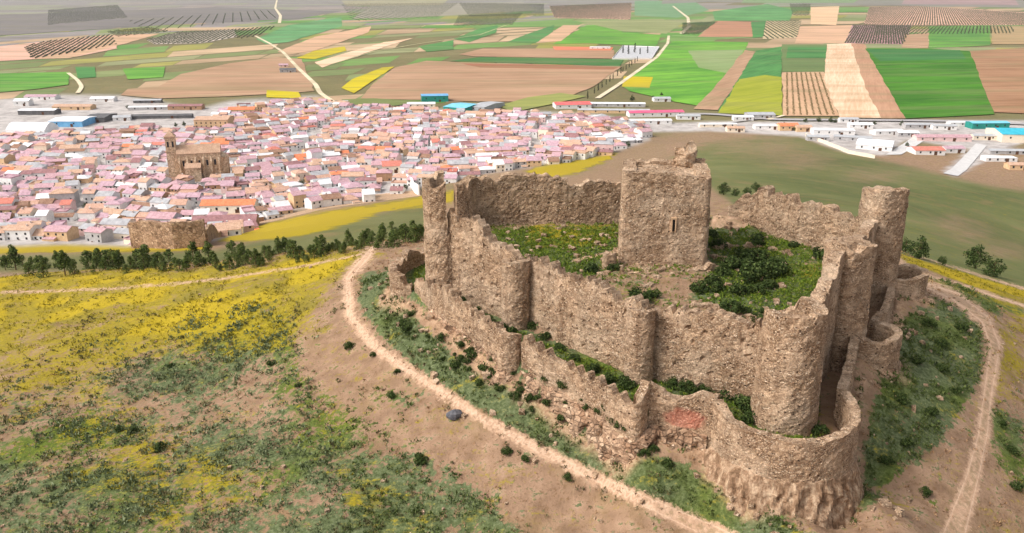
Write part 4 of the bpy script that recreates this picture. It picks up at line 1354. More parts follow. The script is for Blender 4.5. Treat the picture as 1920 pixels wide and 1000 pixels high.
# ward between the walls
WB = [(870, 572, .9), (895, 590, .8), (915, 605, .9), (940, 622, .9), (958, 630, .8), (1000, 618, .8), (1020, 640, .8), (1050, 662, .8), (1078, 680, .7), (1110, 700, .9), (1140, 718, 1.0), (1175, 728, 1.1), (1262, 728, .9), (1290, 735, 1.1), (1325, 738, .9), (1360, 745, 1.2), (1395, 775, 1.5), (1410, 790, 1.2), (1535, 815, .9)]
for i, (px, py, s) in enumerate(WB):
    spot(px, py, 'bush', 'ward_bush', s, f'dark bush between the two castle walls, {ordw(i + 1)} from the split tower', 'bush', 'bushes between the two castle walls')
# scattered shrubs on the near slopes
SH = [(868, 786, .0, 'rock'), (655, 655, 1.0, 0), (790, 862, 1.1, 0), (735, 745, .8, 0), (250, 812, .9, 0), (300, 850, 1.1, 0), (320, 690, .8, 0), (225, 810, .8, 0), (510, 690, .9, 0), (560, 730, .7, 0), (745, 700, .6, 0), (700, 668, .6, 0), (950, 850, .8, 0), (985, 868, .7, 0), (1065, 905, .7, 0),
      (1185, 848, .9, 0), (1130, 810, .8, 0), (965, 745, .9, 0), (1025, 768, .8, 0), (1250, 880, .9, 0), (1740, 610, 1.2, 0), (1765, 650, 1.1, 0), (1720, 690, 1.2, 0), (1765, 700, 1.0, 0), (1690, 760, 1.2, 0), (1800, 620, 1.1, 0), (1700, 840, 1.0, 0), (1745, 780, 1.1, 0), (1790, 740, .9, 0), (1660, 870, 1.0, 0), (1895, 850, .9, 0), (1880, 800, .8, 0), (1905, 920, .9, 0), (1735, 930, .9, 0)]
for _k in range(70):
    _t = random.random()
    _q = random.random()
    _px = 760 + 470 * _t + random.uniform(-12, 12)
    SH.append((_px, 600 + 235 * _t + 55 * (_q - 0.15), random.uniform(0.35, 0.95), 0))
wc = {}
SH.sort(key=lambda q: q[0])
for px, py, s, fl in SH:
    if fl == 'rock':
        continue
    where = 'left of the track' if px < 1000 and py > 640 and not (960 < px < 1300 and py < 880) else ('between track and outer wall' if px < 1500 else 'right of the castle')
    wc[where] = wc.get(where, 0) + 1
    spot(px, py, 'bush', 'slope_shrub', s * 0.8, f'low dark shrub {where}, {ordw(wc[where])} from the left there', 'shrub', 'shrubs dotted over the castle slopes')

# ---- cypress row along the lane to the cemetery and inside it
cyp = []
A, B = P(1112, 184, PLAIN), P(1200, 116, PLAIN)
for k in range(15):
    t = (k + random.uniform(-0.25, 0.25)) / 14
    cyp.append((A[0] + (B[0] - A[0]) * t - 6, A[1] + (B[1] - A[1]) * t, random.uniform(0.8, 1.25)))
for i, (x, y, s) in enumerate(cyp):
    plant('cypress', 'cypress_tree', x, y, s, f'slim dark cypress beside the lane to the cemetery, {ordw(i + 1)} counting from the village', 'tree', 'cypresses lining the cemetery lane', z=PLAIN)
for i, (px, py, s) in enumerate([(1168, 101, 1.3), (1178, 103, 1.5), (1190, 100, 1.6), (1200, 103, 1.1), (1214, 101, 1.2)]):
    x, y, z = P(px, py, PLAIN)
    plant('cypress', 'cypress_tree', x, y, s * 1.5, f'tall dark cypress inside the walled cemetery, {ordw(i + 1)} from its left corner', 'tree', 'cypresses in the cemetery', z=PLAIN)
# ---- garden trees in the village
GT = [(482, 256, .9), (568, 352, 1.2), (596, 352, .9), (665, 358, 1.1), (690, 362, .9), (408, 412, 1.0), (402, 420, .9), (1185, 190, 1.5), (1178, 275, 1.0), (1165, 258, .9), (1140, 250, 1.0), (330, 238, .9), (345, 236, .9), (240, 205, 1.0), (505, 246, .8), (560, 202, 1.0), (575, 206, 1.0), (160, 392, 0.8), (1490, 246, .8), (1510, 230, 1.0), (1535, 229, 1.1), (1558, 230, 1.2), (1566, 231, .9), (1100, 240, .9), (372, 232, .9), (1240, 180, .9), (1225, 186, .9), (690, 210, .8), (760, 356, .8), (500, 405, .9), (1690, 236, 1.0), (1640, 234, .8), (1470, 236, .8), (1700, 275, .8)]
GARDEN = []
for i, (px, py, s) in enumerate(sorted(GT)):
    x, y, z = hit(px, py)
    GARDEN.append((x, y))
    plant('broad', 'garden_tree', x, y, s, f'dark leafy garden tree among the village buildings, {ordw(i + 1)} counting across from the left', 'tree', 'garden trees in the village')

# ---- olive and almond groves: rows of small trees
def grove_points(poly, ang, row, gap, jit=0.5):
    W = np.array([P(x, y, PLAIN)[:2] for x, y in poly])
    c = W.mean(0)
    R = max(np.linalg.norm(W - c, axis=1)) + row
    us = np.arange(-R, R, row)
    vs_ = np.arange(-R, R, gap)
    U, Vv = np.meshgrid(us, vs_)
    X = c[0] + U * cos(ang) - Vv * sin(ang)
    Y = c[1] + U * sin(ang) + Vv * cos(ang)
    X = X + rng.normal(size=X.shape) * jit
    Y = Y + rng.normal(size=X.shape) * jit
    ok = polyd(X, Y, [tuple(p) for p in W]) < 0
    return np.stack([X[ok], Y[ok]], 1)


groves = []
for poly, ang, row, gap, nm in [
    ([(45, 88), (90, 78), (210, 66), (218, 84), (140, 100), (60, 112)], 0.35, 11, 8, 'pink-soiled grove at the far left'),
    ([(275, 76), (330, 62), (440, 56), (444, 70), (380, 82), (290, 84)], 0.2, 11, 8, 'pale grove left of the white lane'),
    ([(1600, 48), (1710, 48), (1694, 84), (1584, 82)], 0.5, 10, 8, 'purple-soiled grove at the upper right'),
    ([(1630, 14), (1720, 12), (1960, 28), (1960, 48), (1700, 48), (1620, 46)], 0.5, 15, 11, 'pink-soiled grove along the top right'),
    ([(1030, 12), (1184, 6), (1182, 38), (1040, 34)], -0.25, 16, 10, 'pink-soiled grove at the top middle'),
    ([(1436, 40), (1502, 40), (1494, 72), (1430, 74)], -0.2, 14, 9, 'striped grove right of the upper lane'),
    ([(860, 6), (1020, 8), (1020, 30), (880, 32)], 0.2, 24, 15, 'grey grove at the top'),
    ([(90, 20), (220, 10), (240, 34), (90, 48)], 0.2, 24, 15, 'grey grove at the top left'),
    ([(640, 8), (860, 6), (820, 34), (660, 40)], 0.3, 30, 22, 'grey grove at the top'),
    ([(240, 40), (500, 20), (520, 34), (280, 60)], 0.3, 34, 24, 'grey grove at the top left'),
    ([(1480, 8), (1520, 8), (1516, 30), (1486, 30)], -.2, 20, 12, 'grey grove at the top right'),
    ([(860, 30), (980, 26), (960, 48), (850, 50)], .3, 20, 12, 'grove above the green triangle'),
    ([(1640, 50), (1900, 50), (1900, 64), (1640, 66)], .5, 18, 12, 'grove under the pink-soiled top right one'),
    ([(1280, 44), (1345, 42), (1310, 66), (1278, 66)], .1, 14, 9, 'grove beside the upper lane'),
    ([(440, 56), (520, 50), (480, 70), (446, 74)], .2, 12, 8, 'grove touching the white lane'),
    ([(200, 60), (280, 52), (320, 60), (220, 70)], .2, 14, 10, 'grove between the two left ones'),
]:
    for p in grove_points(poly, ang, row, gap):
        groves.append((p[0], p[1], nm))
groves.sort(key=lambda g: g[1])
ol_meshes = []
for s in range(4):
    tm, cm = plant_kind('olive', 300 + s)
    tm.materials.append(BARK)
    cm.materials.append(OLIVE_M)
    ol_meshes.append((tm, cm))
cnt = {}
for x, y, nm in groves[:300]:
    cnt[nm] = cnt.get(nm, 0) + 1
    tm, cm = random.choice(ol_meshes)
    e = link('orchard_tree', cm, loc=(x, y, PLAIN))
    s = random.uniform(0.95, 1.35)
    e.scale = (s, s, s)
    e.rotation_euler.z = random.random() * 6
    tag(e, f'small grey-green orchard tree, {ordw(cnt[nm])} by nearness in the {nm}', 'tree', 'orchard trees planted in rows')
    link('trunk', tm, parent=e)
rest = groves[300:]
vv, ff = [], []
nb = 0
for x, y, nm in rest:
    cs = rng.normal(size=(4, 3)) * np.array([0.8, 0.8, 0.4]) + np.array([x, y, PLAIN + 2.2])
    v, f = leafcloud(cs, [1.2] * 4, 7, 0.75, rng, 0.8)
    vv.append(v)
    ff.append(f + nb)
    nb += len(v)
o = link('distant_orchard', mesh_np('distant_orchard', np.vstack(vv), None, np.vstack(ff)), OLIVE_M)
tag(o, 'rows of tiny orchard trees on the farthest fields', 'orchard', kind='stuff')

# ---- the striped plot: eight trained rows
poly_t, poly_b = [(1471, 138), (1541, 138)], [(1470, 217), (1569, 217)]
for k in range(8):
    t = (k + 0.5) / 8
    a = P(1471 + 70 * t, 138, PLAIN)
    b = P(1470 + 99 * t, 217, PLAIN)
    n = 110
    cs = [(a[0] + (b[0] - a[0]) * q + random.gauss(0, .3), a[1] + (b[1] - a[1]) * q, PLAIN + 0.8 + random.random() * 0.5) for q in np.linspace(0, 1, n)]
    v, f = leafcloud(cs, [1.35] * n, 14, 0.6, rng, 0.8)
    o = link('vine_row', mesh_np('vine_row', v, None, f), VINE_M)
    tag(o, f'long brown-green trellised row, {ordw(k + 1)} from the left in the striped plot', 'vine row', 'trained rows in the striped plot')
# ------------------------------------------------------------------ village
def plain_mat(name, c1, c2, scale=0.6, rough=0.85, tiles=0.0):
    m = NT(name)
    n = m.noise(scale, 4, 0.65)
    c = m.ramp(n, [(0.3, lin(c1)), (0.7, lin(c2))])
    if tiles:
        s = m.noise(tiles, 2, 0.6, vec=m.mapping((1, 0.12, 1)))
        c = m.mix(0.5, c, m.ramp(s, [(0.3, (0.32, 0.32, 0.32, 1)), (0.7, (0.66, 0.66, 0.66, 1))]), 'OVERLAY')
    m.color(c)
    m.b.inputs['Roughness'].default_value = rough
    return m.m


WALLC = {'white': plain_mat('white_render', (214, 210, 206), (236, 232, 228)), 'grey': plain_mat('grey_render', (160, 156, 154), (190, 186, 184)), 'ochre': plain_mat('ochre_render', (200, 164, 124), (222, 190, 152)),
         'pinkish': plain_mat('pinkish_render', (214, 178, 172), (230, 200, 194)), 'cream': plain_mat('cream_render', (226, 208, 184), (238, 224, 204)), 'brown': plain_mat('brown_render', (158, 122, 94), (184, 146, 114))}
ROOFC = {'pink-tiled': plain_mat('pink_tiles', (170, 132, 136), (200, 164, 168), 0.5, 0.9, 2.2), 'rose-tiled': plain_mat('rose_tiles', (168, 134, 142), (200, 168, 176), 0.5, 0.9, 2.2), 'tan-tiled': plain_mat('tan_tiles', (178, 142, 118), (204, 170, 146), 0.5, 0.9, 2.2),
         'orange-tiled': plain_mat('orange_tiles', (206, 114, 78), (226, 142, 102), 0.5, 0.9, 2.2), 'grey': plain_mat('grey_sheet', (146, 144, 146), (186, 184, 184), 0.3, 0.7), 'pale': plain_mat('pale_sheet', (198, 196, 196), (226, 224, 222), 0.3, 0.7),
         'salmon-tiled': plain_mat('salmon_tiles', (180, 140, 118), (204, 166, 146), 0.5, 0.9, 2.2), 'brown-tiled': plain_mat('brown_tiles', (128, 96, 78), (164, 130, 108), 0.5, 0.9, 2.2), 'red-tiled': plain_mat('red_tiles', (186, 110, 94), (206, 134, 118), 0.5, 0.9, 2.2), 'dusky-tiled': plain_mat('dusky_tiles', (132, 96, 96), (166, 124, 122), 0.5, 0.9, 2.2)}
m = NT('window_dark')
m.color(lin((52, 50, 52)))
m.b.inputs['Roughness'].default_value = 0.25
WIN = m.m
m = NT('door_wood')
m.color(lin((92, 62, 44)))
DOOR = m.m
CHIM = plain_mat('chimney_render', (190, 170, 160), (220, 206, 196))


def wmesh(name, boxes):
    mb = MB()
    for b in boxes:
        mb.box(*b)
    return mb.mesh(name)


WIN_ME = wmesh('window', [(-0.55, 0.55, -0.05, 0.05, -0.65, 0.65)])
WIN_ME.materials.append(WIN)
DOOR_ME = wmesh('door', [(-0.6, 0.6, -0.06, 0.06, 0, 2.2)])
DOOR_ME.materials.append(DOOR)
CH_ME = wmesh('chimney', [(-0.4, 0.4, -0.4, 0.4, -0.8, 1.1), (-0.5, 0.5, -0.5, 0.5, 1.1, 1.3)])
CH_ME.materials.append(CHIM)

# ---- big single buildings, placed first so that the houses keep clear
TAKEN = []     # x, y, radius


def place(px, py, z=None):
    x, y, zz = hit(px, py) if z is None else P(px, py, z)
    return x, y, zz


def windows(parent, w, d, zs, n, me=None, wall_y=None, sc=1.0):
    for z in zs:
        for k in range(n):
            o = link('window', me or WIN_ME, parent=parent)
            o.location = (-w / 2 + w * (k + 0.5) / n, -d / 2 - 0.03, z)
            o.scale = (sc, 1, sc)


def shed(px, py, w, d, h, rise, rot, wallm, roofm, name, label, cat, nwin=3, door=True, arched=False, taken=True, group=None):
    x, y, z = place(px, py)
    z = T1(x, y)
    e = empty(name, (x, y, z), rot)
    tag(e, label, cat, group)
    mb = MB()
    if arched:
        n = 12
        a, b = w / 2, d / 2
        prof = [(-b + 2 * b * k / n, h + rise * sin(pi * k / n)) for k in range(n + 1)]
        for sx in (-a, a):
            vs = [(sx, -b, -1)] + [(sx, p, q) for p, q in prof] + [(sx, b, -1)]
            fc = tuple(range(len(vs)))
            mb.add(vs, [fc if sx > 0 else fc[::-1]])
        mb.add([(-a, -b, -1), (a, -b, -1), (a, -b, h), (-a, -b, h)], [(0, 1, 2, 3)])
        mb.add([(-a, b, -1), (a, b, -1), (a, b, h), (-a, b, h)], [(3, 2, 1, 0)])
        rb = MB()
        for k in range(n):
            (p, q), (p2, q2) = prof[k], prof[k + 1]
            rb.add([(-a - .3, p, q + .12), (a + .3, p, q + .12), (a + .3, p2, q2 + .12), (-a - .3, p2, q2 + .12)], [(0, 1, 2, 3)])
        rb.build('roof', roofm, e)
    elif rise <= 0.3:
        mb.box(-w / 2, w / 2, -d / 2, d / 2, -1, h)
        rb = MB()
        rb.box(-w / 2 - .15, w / 2 + .15, -d / 2 - .15, d / 2 + .15, h + 0.003, h + 0.35)
        rb.build('roof', roofm, e)
    else:
        mb.gable_walls(w, d, h, rise)
        rb = MB()
        rb.gable_roof(w, d, h, rise, 0.4, 0.2)
        rb.build('roof', roofm, e)
    mb.build('wall', wallm, e)
    if nwin:
        windows(e, w, d, [h * 0.62], nwin, sc=1.3)
    if door:
        o = link('door', DOOR_ME, parent=e)
        o.location = (w * 0.18, -d / 2 - 0.05, 0)
        o.scale = (2.2, 1, 1.5)
    if taken:
        TAKEN.append((x, y, max(w, d) * 0.5 + 3))
        if w > 1.8 * d:
            TAKEN[-1] = (x, y, d * 0.5 + 4)
            for q_ in (-1, 1):
                TAKEN.append((x + q_ * (w / 2 - d / 2) * cos(rot), y + q_ * (w / 2 - d / 2) * sin(rot), d * 0.5 + 4))
    return e


MW = plain_mat('white_metal', (222, 222, 222), (240, 240, 240), 0.2, 0.5)
MG = plain_mat('grey_metal', (156, 156, 158), (186, 186, 186), 0.2, 0.6)
MD = plain_mat('dark_sheet', (84, 82, 82), (112, 110, 110), 0.2, 0.7)
MBL = plain_mat('blue_sheet', (92, 150, 196), (124, 180, 216), 0.2, 0.5)
MTE = plain_mat('teal_sheet', (36, 156, 178), (70, 186, 204), 0.2, 0.5)
MGT = plain_mat('green_teal_paint', (30, 120, 110), (50, 150, 136), 0.2, 0.5)
MLB = plain_mat('light_blue_sheet', (104, 188, 212), (140, 200, 220), 0.2, 0.5)
MRD = plain_mat('red_sheet', (222, 92, 92), (236, 120, 116), 0.2, 0.6)
MPK = plain_mat('crimson_sheet', (206, 82, 116), (222, 110, 138), 0.2, 0.6)
MCT = plain_mat('concrete', (186, 182, 178), (208, 204, 200), 0.3, 0.85)

shed(62, 248, 40, 26, 4, 6, -0.05, MW, MW, 'white_warehouse', 'large white arched warehouse at the left end of the village', 'warehouse', 0, True, True)
shed(138, 234, 36, 34, 6, 1.5, 0.0, MBL, MW, 'blue_warehouse', 'pale-roofed warehouse with blue walls beside the white arched one', 'warehouse', 2)
shed(75, 214, 42, 16, 5, 1.0, 0.02, MD, MW, 'farm_shed', 'long white-roofed shed with a dark open front at the far left edge', 'shed', 0)
shed(45, 198, 18, 14, 6, 2.4, 0.1, WALLC['white'], MW, 'farm_shed', 'small bright white shed at the village edge, far left by the green field', 'shed', 2)
shed(80, 186, 40, 16, 4, 2, 0.0, WALLC['white'], ROOFC['rose-tiled'], 'farm_shed', 'long pink-roofed shed against the green field at far left', 'shed', 3)
shed(140, 205, 46, 16, 4, 2.0, 0.0, WALLC['ochre'], ROOFC['tan-tiled'], 'farm_shed', 'long tan-roofed shed behind the blue-walled warehouse', 'shed', 3)
shed(195, 190, 30, 14, 4, 2.0, 0.05, WALLC['white'], ROOFC['pale'], 'farm_shed', 'pale shed standing between tan shed and brown field', 'shed', 2)
shed(190, 226, 22, 34, 5, 1.5, 0.0, MD, MD, 'farm_shed', 'dark grey square shed right of the blue-walled warehouse', 'shed', 0)
shed(280, 206, 46, 9, 3.5, 1.2, 0.12, WALLC['grey'], ROOFC['pale'], 'farm_shed', 'long low pale shed in the stockyard left of the tall beige block', 'shed', 3)
shed(305, 222, 66, 10, 3.2, 1.4, 0.1, MD, MD, 'farm_shed', 'longest dark roofed shed beside the stockyard left of the tall beige block', 'shed', 0)
shed(278, 193, 34, 9, 3.5, 1.2, 0.1, MD, MG, 'farm_shed', 'grey low shed farthest back in the stockyard', 'shed', 2)
shed(350, 205, 40, 14, 4.5, 1.6, 0.05, WALLC['brown'], ROOFC['dusky-tiled'], 'farm_shed', 'dusky maroon-roofed long shed behind the tall beige block', 'shed', 3)
shed(230, 226, 18, 14, 4, 1.6, 0.3, WALLC['white'], MG, 'farm_shed', 'small white shed in front of the stockyard', 'shed', 2)
shed(815, 190, 34, 22, 8, 1.0, 0.15, MGT, MBL, 'blue_warehouse', 'tall warehouse with blue roof and dark green front behind the village', 'warehouse', 3)
shed(868, 206, 30, 40, 5, 1.6, -0.5, MGT, MLB, 'blue_warehouse', 'wide warehouse with pale turquoise roof at the village back', 'warehouse', 2)
shed(914, 204, 20, 50, 5, 1.6, -0.5, MG, MG, 'grey_warehouse', 'long grey warehouse alongside the turquoise-roofed one', 'warehouse', 2)
shed(790, 202, 34, 14, 5, 1.5, 0.1, WALLC['cream'], ROOFC['pale'], 'farm_shed', 'long cream shed in front of the blue and green warehouse', 'shed', 4)
shed(1072, 202, 44, 24, 5, 2.0, 0.12, WALLC['white'], MRD, 'red_warehouse', 'wide bright red roofed warehouse by the cypress lane', 'warehouse', 4)
shed(1148, 200, 80, 12, 4, 1.0, -0.06, WALLC['grey'], MW, 'long_warehouse', 'very long low white warehouse right of the bright red roof', 'warehouse', 6)
shed(1150, 212, 84, 10, 3.5, 1.2, -0.06, WALLC['ochre'], MG, 'long_warehouse', 'long grey-roofed ochre building in front of the white long warehouse', 'warehouse', 6)
shed(1240, 190, 22, 12, 4, 1.6, 0.1, WALLC['white'], MG, 'farm_shed', 'small grey shed by trees behind the crimson roof', 'shed', 2)
shed(1228, 218, 64, 16, 5, 1.6, 0.12, WALLC['white'], MPK, 'red_warehouse', 'long crimson-roofed white building at the village right end', 'warehouse', 6)
shed(1218, 232, 46, 12, 4, 1.2, 0.05, WALLC['white'], ROOFC['pale'], 'long_warehouse', 'white building in front of the crimson roof', 'warehouse', 5)
shed(1345, 238, 40, 8, 3, 1, 0.05, WALLC['cream'], ROOFC['pale'], 'farm_shed', 'low cream building strip by the road right of the keep', 'shed', 4)
shed(1424, 222, 30, 18, 5, 1.6, 0.05, WALLC['grey'], MG, 'grey_warehouse', 'grey roofed workshop where the road bends by the olive plot', 'warehouse', 3)
shed(1440, 242, 30, 12, 4, 1.2, 0.0, WALLC['white'], ROOFC['pale'], 'farm_shed', 'low white workshop in front of the grey roadside workshop', 'shed', 3)
shed(1476, 244, 20, 12, 5, 2.2, 0.05, WALLC['ochre'], ROOFC['orange-tiled'], 'roadside_house', 'ochre house with bright orange roof by the road', 'house', 3)
shed(1505, 246, 16, 10, 4.5, 1.8, 0.05, WALLC['ochre'], ROOFC['tan-tiled'], 'roadside_house', 'tan roofed house next to the bright orange roof', 'house', 2)
shed(1560, 252, 40, 16, 5, 1.0, -0.1, WALLC['white'], ROOFC['pale'], 'grey_warehouse', 'white roadside warehouse with pale roof left of the big white shed', 'warehouse', 4)
shed(1598, 264, 34, 12, 4, 0.8, -0.35, WALLC['grey'], MG, 'grey_warehouse', 'grey workshop behind the big white shed', 'warehouse', 3)
shed(1640, 278, 30, 34, 5, 2.0, -0.45, WALLC['white'], MW, 'white_warehouse', 'big white gabled shed on the hillside foot', 'warehouse', 3)
shed(1662, 252, 30, 12, 4, 1.2, 0.1, WALLC['white'], ROOFC['pale'], 'grey_warehouse', 'pale low building behind the big white gabled shed', 'warehouse', 3)
shed(1735, 288, 26, 18, 4, 2.0, 0.0, WALLC['white'], ROOFC['red-tiled'], 'farmhouse', 'farmhouse with flat red roof by the concrete yard', 'house', 3)
shed(1765, 264, 52, 12, 4, 1.8, -0.03, WALLC['pinkish'], ROOFC['pink-tiled'], 'farmhouse', 'long pink-roofed farmhouse behind the red farmhouse roof', 'house', 5)
shed(1784, 285, 18, 12, 4, 1.6, 0.1, WALLC['white'], ROOFC['rose-tiled'], 'farmhouse', 'small white farmhouse right of the red farmhouse roof', 'house', 2)
shed(1872, 302, 26, 10, 3, 0.3, -0.05, WALLC['white'], MW, 'flat_shed', 'flat white oblong shed below the turquoise warehouse', 'shed', 4)
shed(1888, 288, 34, 10, 3, 1.0, -0.05, WALLC['grey'], MG, 'grey_warehouse', 'grey shed directly below the turquoise warehouse', 'warehouse', 3)
shed(1908, 262, 46, 40, 8, 3.0, -0.12, WALLC['cream'], MTE, 'turquoise_warehouse', 'big warehouse with turquoise roof at the right edge', 'warehouse', 3)
shed(1850, 240, 40, 14, 6, 1.0, 0.05, MGT, MLB, 'blue_warehouse', 'pale blue-roofed building with green end behind the turquoise warehouse', 'warehouse', 4)
shed(1800, 236, 26, 10, 4, 1, 0.0, WALLC['white'], ROOFC['pale'], 'grey_warehouse', 'small white roadside hall left of the pale blue roof', 'warehouse', 3)
shed(1720, 240, 30, 10, 4, 1, 0.02, WALLC['grey'], MG, 'grey_warehouse', 'narrow grey roadside hall beyond the pink farmhouse', 'warehouse', 3)
shed(540, 136, 26, 18, 5, 2.2, 0.2, WALLC['grey'], MD, 'farmhouse', 'lone grey farmhouse beside the white lane in brown fields', 'house', 3)
shed(532, 126, 16, 12, 4, 2.0, 0.2, WALLC['pinkish'], ROOFC['rose-tiled'], 'farmhouse', 'small pink-roofed barn behind the lone grey farmhouse', 'house', 2)
for _px, _py, _w, _d, _wm, _rm, _lb in [(1290, 224, 26, 10, 'white', MG, 'grey-roofed roadside hall just right of the crimson roof'), (1378, 247, 18, 9, 'cream', ROOFC['tan-tiled'], 'tan-roofed cottage below the road between two workshops'), (1392, 226, 22, 10, 'white', MW, 'white roadside hall left of the grey workshop'),
        (1532, 264, 20, 10, 'grey', MG, 'small grey hall at the left end of the cream boundary wall'), (1612, 240, 24, 10, 'white', MW, 'white hall along the main road behind the big white shed'), (1700, 256, 20, 10, 'grey', MW, 'pale hall left of the long pink farmhouse'),
        (1768, 243, 24, 9, 'white', MG, 'white hall with grey roof behind the long pink farmhouse'), (1842, 262, 22, 10, 'cream', MG, 'cream shed by the top of the concrete yard'), (1908, 318, 18, 10, 'ochre', ROOFC['tan-tiled'], 'ochre hut lowest at the right edge of the hillside foot'), (1590, 230, 20, 8, 'white', MG, 'narrow white shed on the far side of the main road')]:
    shed(_px, _py, _w, _d, 4.2, 1.3, random.uniform(-0.15, 0.15), WALLC[_wm], _rm, 'roadside_hall', _lb, 'building', 3)
# the big beige block
b = shed(403, 244, 34, 24, 12, 2.2, 0.06, WALLC['ochre'], ROOFC['tan-tiled'], 'beige_building', 'tall beige three-storey building standing out at the village back', 'building', 0)
windows(b, 34, 24, [2.2, 5.6, 9.0], 7, sc=1.2)
shed(455, 214, 30, 16, 6, 2.2, 0.1, WALLC['ochre'], ROOFC['orange-tiled'], 'long_house', 'long orange-roofed ochre house behind the tall beige block', 'house', 4)
shed(425, 432, 36, 12, 7, 2.6, 0.12, WALLC['brown'], ROOFC['dusky-tiled'], 'stone_barn', 'brown stone barn at the village front by the yellow strip', 'barn', 3)
shed(432, 398, 34, 12, 6, 2.4, 0.05, WALLC['cream'], ROOFC['orange-tiled'], 'long_house', 'long cream house with the brightest orange roof near the front', 'house', 5)
shed(735, 322, 15, 15, 6, 2.8, 0.2, WALLC['cream'], ROOFC['red-tiled'], 'long_house', 'cream house with square red roof near the pale wall', 'house', 2)

# walled yard of brown stone at the front of the village
def yard_wall(pts, h, t, mat, name, label, cat='wall'):
    W = [hit(x, y) for x, y in pts]
    mb = MB()
    vs, n = [], 40
    C = []
    for i in range(len(W) - 1):
        for k in range(12):
            q = k / 12
            C.append((W[i][0] * (1 - q) + W[i + 1][0] * q, W[i][1] * (1 - q) + W[i + 1][1] * q))
    C.append(W[-1][:2])
    C = np.array(C)
    d = np.gradient(C, axis=0)
    d /= np.linalg.norm(d, axis=1)[:, None]
    nn = np.stack([-d[:, 1], d[:, 0]], 1) * t / 2
    g = terrain(C[:, 0], C[:, 1])
    hh = h + fbm(C[:, 0] / 6, C[:, 1] / 6, oct=2, seed=8) * h * 0.12
    for i in range(len(C)):
        a, b_ = C[i] + nn[i], C[i] - nn[i]
        vs += [(a[0], a[1], g[i] - 1.5), (a[0], a[1], g[i] + hh[i]), (b_[0], b_[1], g[i] + hh[i]), (b_[0], b_[1], g[i] - 1.5)]
    fs = []
    for i in range(len(C) - 1):
        for k in range(3):
            fs.append((4 * i + k, 4 * i + 4 + k, 4 * i + 5 + k, 4 * i + 1 + k))
    fs += [(0, 1, 2, 3), (4 * len(C) - 1, 4 * len(C) - 2, 4 * len(C) - 3, 4 * len(C) - 4)]
    mb.add(vs, fs)
    o = mb.build(name, mat)
    return tag(o, label, cat)


BROWN_STONE = stone_mat('brown_stone', (168, 134, 106), (104, 80, 60), (200, 168, 138), 0.9)
yard_wall([(250, 466), (330, 466), (388, 462)], 8.0, 1.2, BROWN_STONE, 'stone_wall', 'high brown stone enclosure wall at the village front above the pines')
yard_wall([(388, 462), (398, 448), (420, 440)], 5.0, 1.0, BROWN_STONE, 'stone_wall', 'short brown stone wall returning from the high enclosure wall')
yard_wall([(755, 338), (772, 352), (786, 366)], 7, 0.8, WALLC['white'], 'white_wall', 'tall bright white end wall beside the green plot at the village edge')
yard_wall([(452, 404), (462, 420), (472, 430)], 5.5, 0.8, WALLC['white'], 'white_wall', 'bright white slanting yard wall next to the brown barn')
yard_wall([(1000, 300), (1060, 286), (1120, 272)], 2.6, 0.5, MCT, 'yard_wall', 'long pale retaining wall along the yellow field behind the castle')
yard_wall([(1510, 256), (1590, 288), (1640, 298)], 3.0, 0.6, WALLC['cream'], 'yard_wall', 'cream boundary wall below the white roadside warehouse')

# concrete ramp yard and the cemetery
def slab(pts, mat, name, dz=0.5):
    W = [hit(x, y) for x, y in pts]
    n = 14
    vs, fs = [], []
    A, B, C_, D = [np.array(w_) for w_ in W]
    for i in range(n + 1):
        for j in range(3):
            p = (A * (1 - j / 2) + B * j / 2) * (1 - i / n) + (D * (1 - j / 2) + C_ * j / 2) * i / n
            vs.append((p[0], p[1], T1(p[0], p[1]) + dz))
    for i in range(n):
        for j in range(2):
            a = i * 3 + j
            fs.append((a, a + 1, a + 4, a + 3))
    me = bpy.data.meshes.new(name)
    me.from_pydata(vs, [], fs)
    if me.polygons[0].normal.z < 0:
        me.flip_normals()
    o = link(name, me, mat)
    return tag(o, kind='structure')


slab([(1768, 326), (1796, 331), (1850, 274), (1830, 270)], MCT, 'concrete_yard')
slab([(1660, 292), (1690, 292), (1745, 258), (1715, 256)], MCT, 'concrete_lane')
cp = [P(1148, 112, PLAIN), P(1222, 112, PLAIN), P(1236, 90, PLAIN), P(1168, 88, PLAIN)]
ce = empty('cemetery_wall', (0, 0, 0))
tag(ce, 'white walls enclosing the square cemetery with cypresses', 'wall')
for i in range(4):
    a, b_ = cp[i], cp[(i + 1) % 4]
    L = hypot(b_[0] - a[0], b_[1] - a[1])
    mb = MB()
    mb.box(0.25, L - 0.25, -0.25, 0.25, -0.5, 3.2)
    o = mb.build('wall_side', WALLC['white'], ce)
    o.location = (a[0], a[1], PLAIN)
    o.rotation_euler.z = atan2(b_[1] - a[1], b_[0] - a[0])
me = bpy.data.meshes.new('cemetery_ground')
me.from_pydata([(x, y, PLAIN + 1.6) for x, y, z in cp], [], [(0, 1, 2, 3)])
tag(link('cemetery_ground', me, plain_mat('grave_paving', (150, 150, 150), (206, 204, 204), 0.25)), kind='structure')
shed(1125, 92, 46, 14, 4, 1.2, -0.04, WALLC['white'], ROOFC['pale'], 'cemetery_chapel', 'long pale low chapel building left of the walled cemetery', 'building', 4)

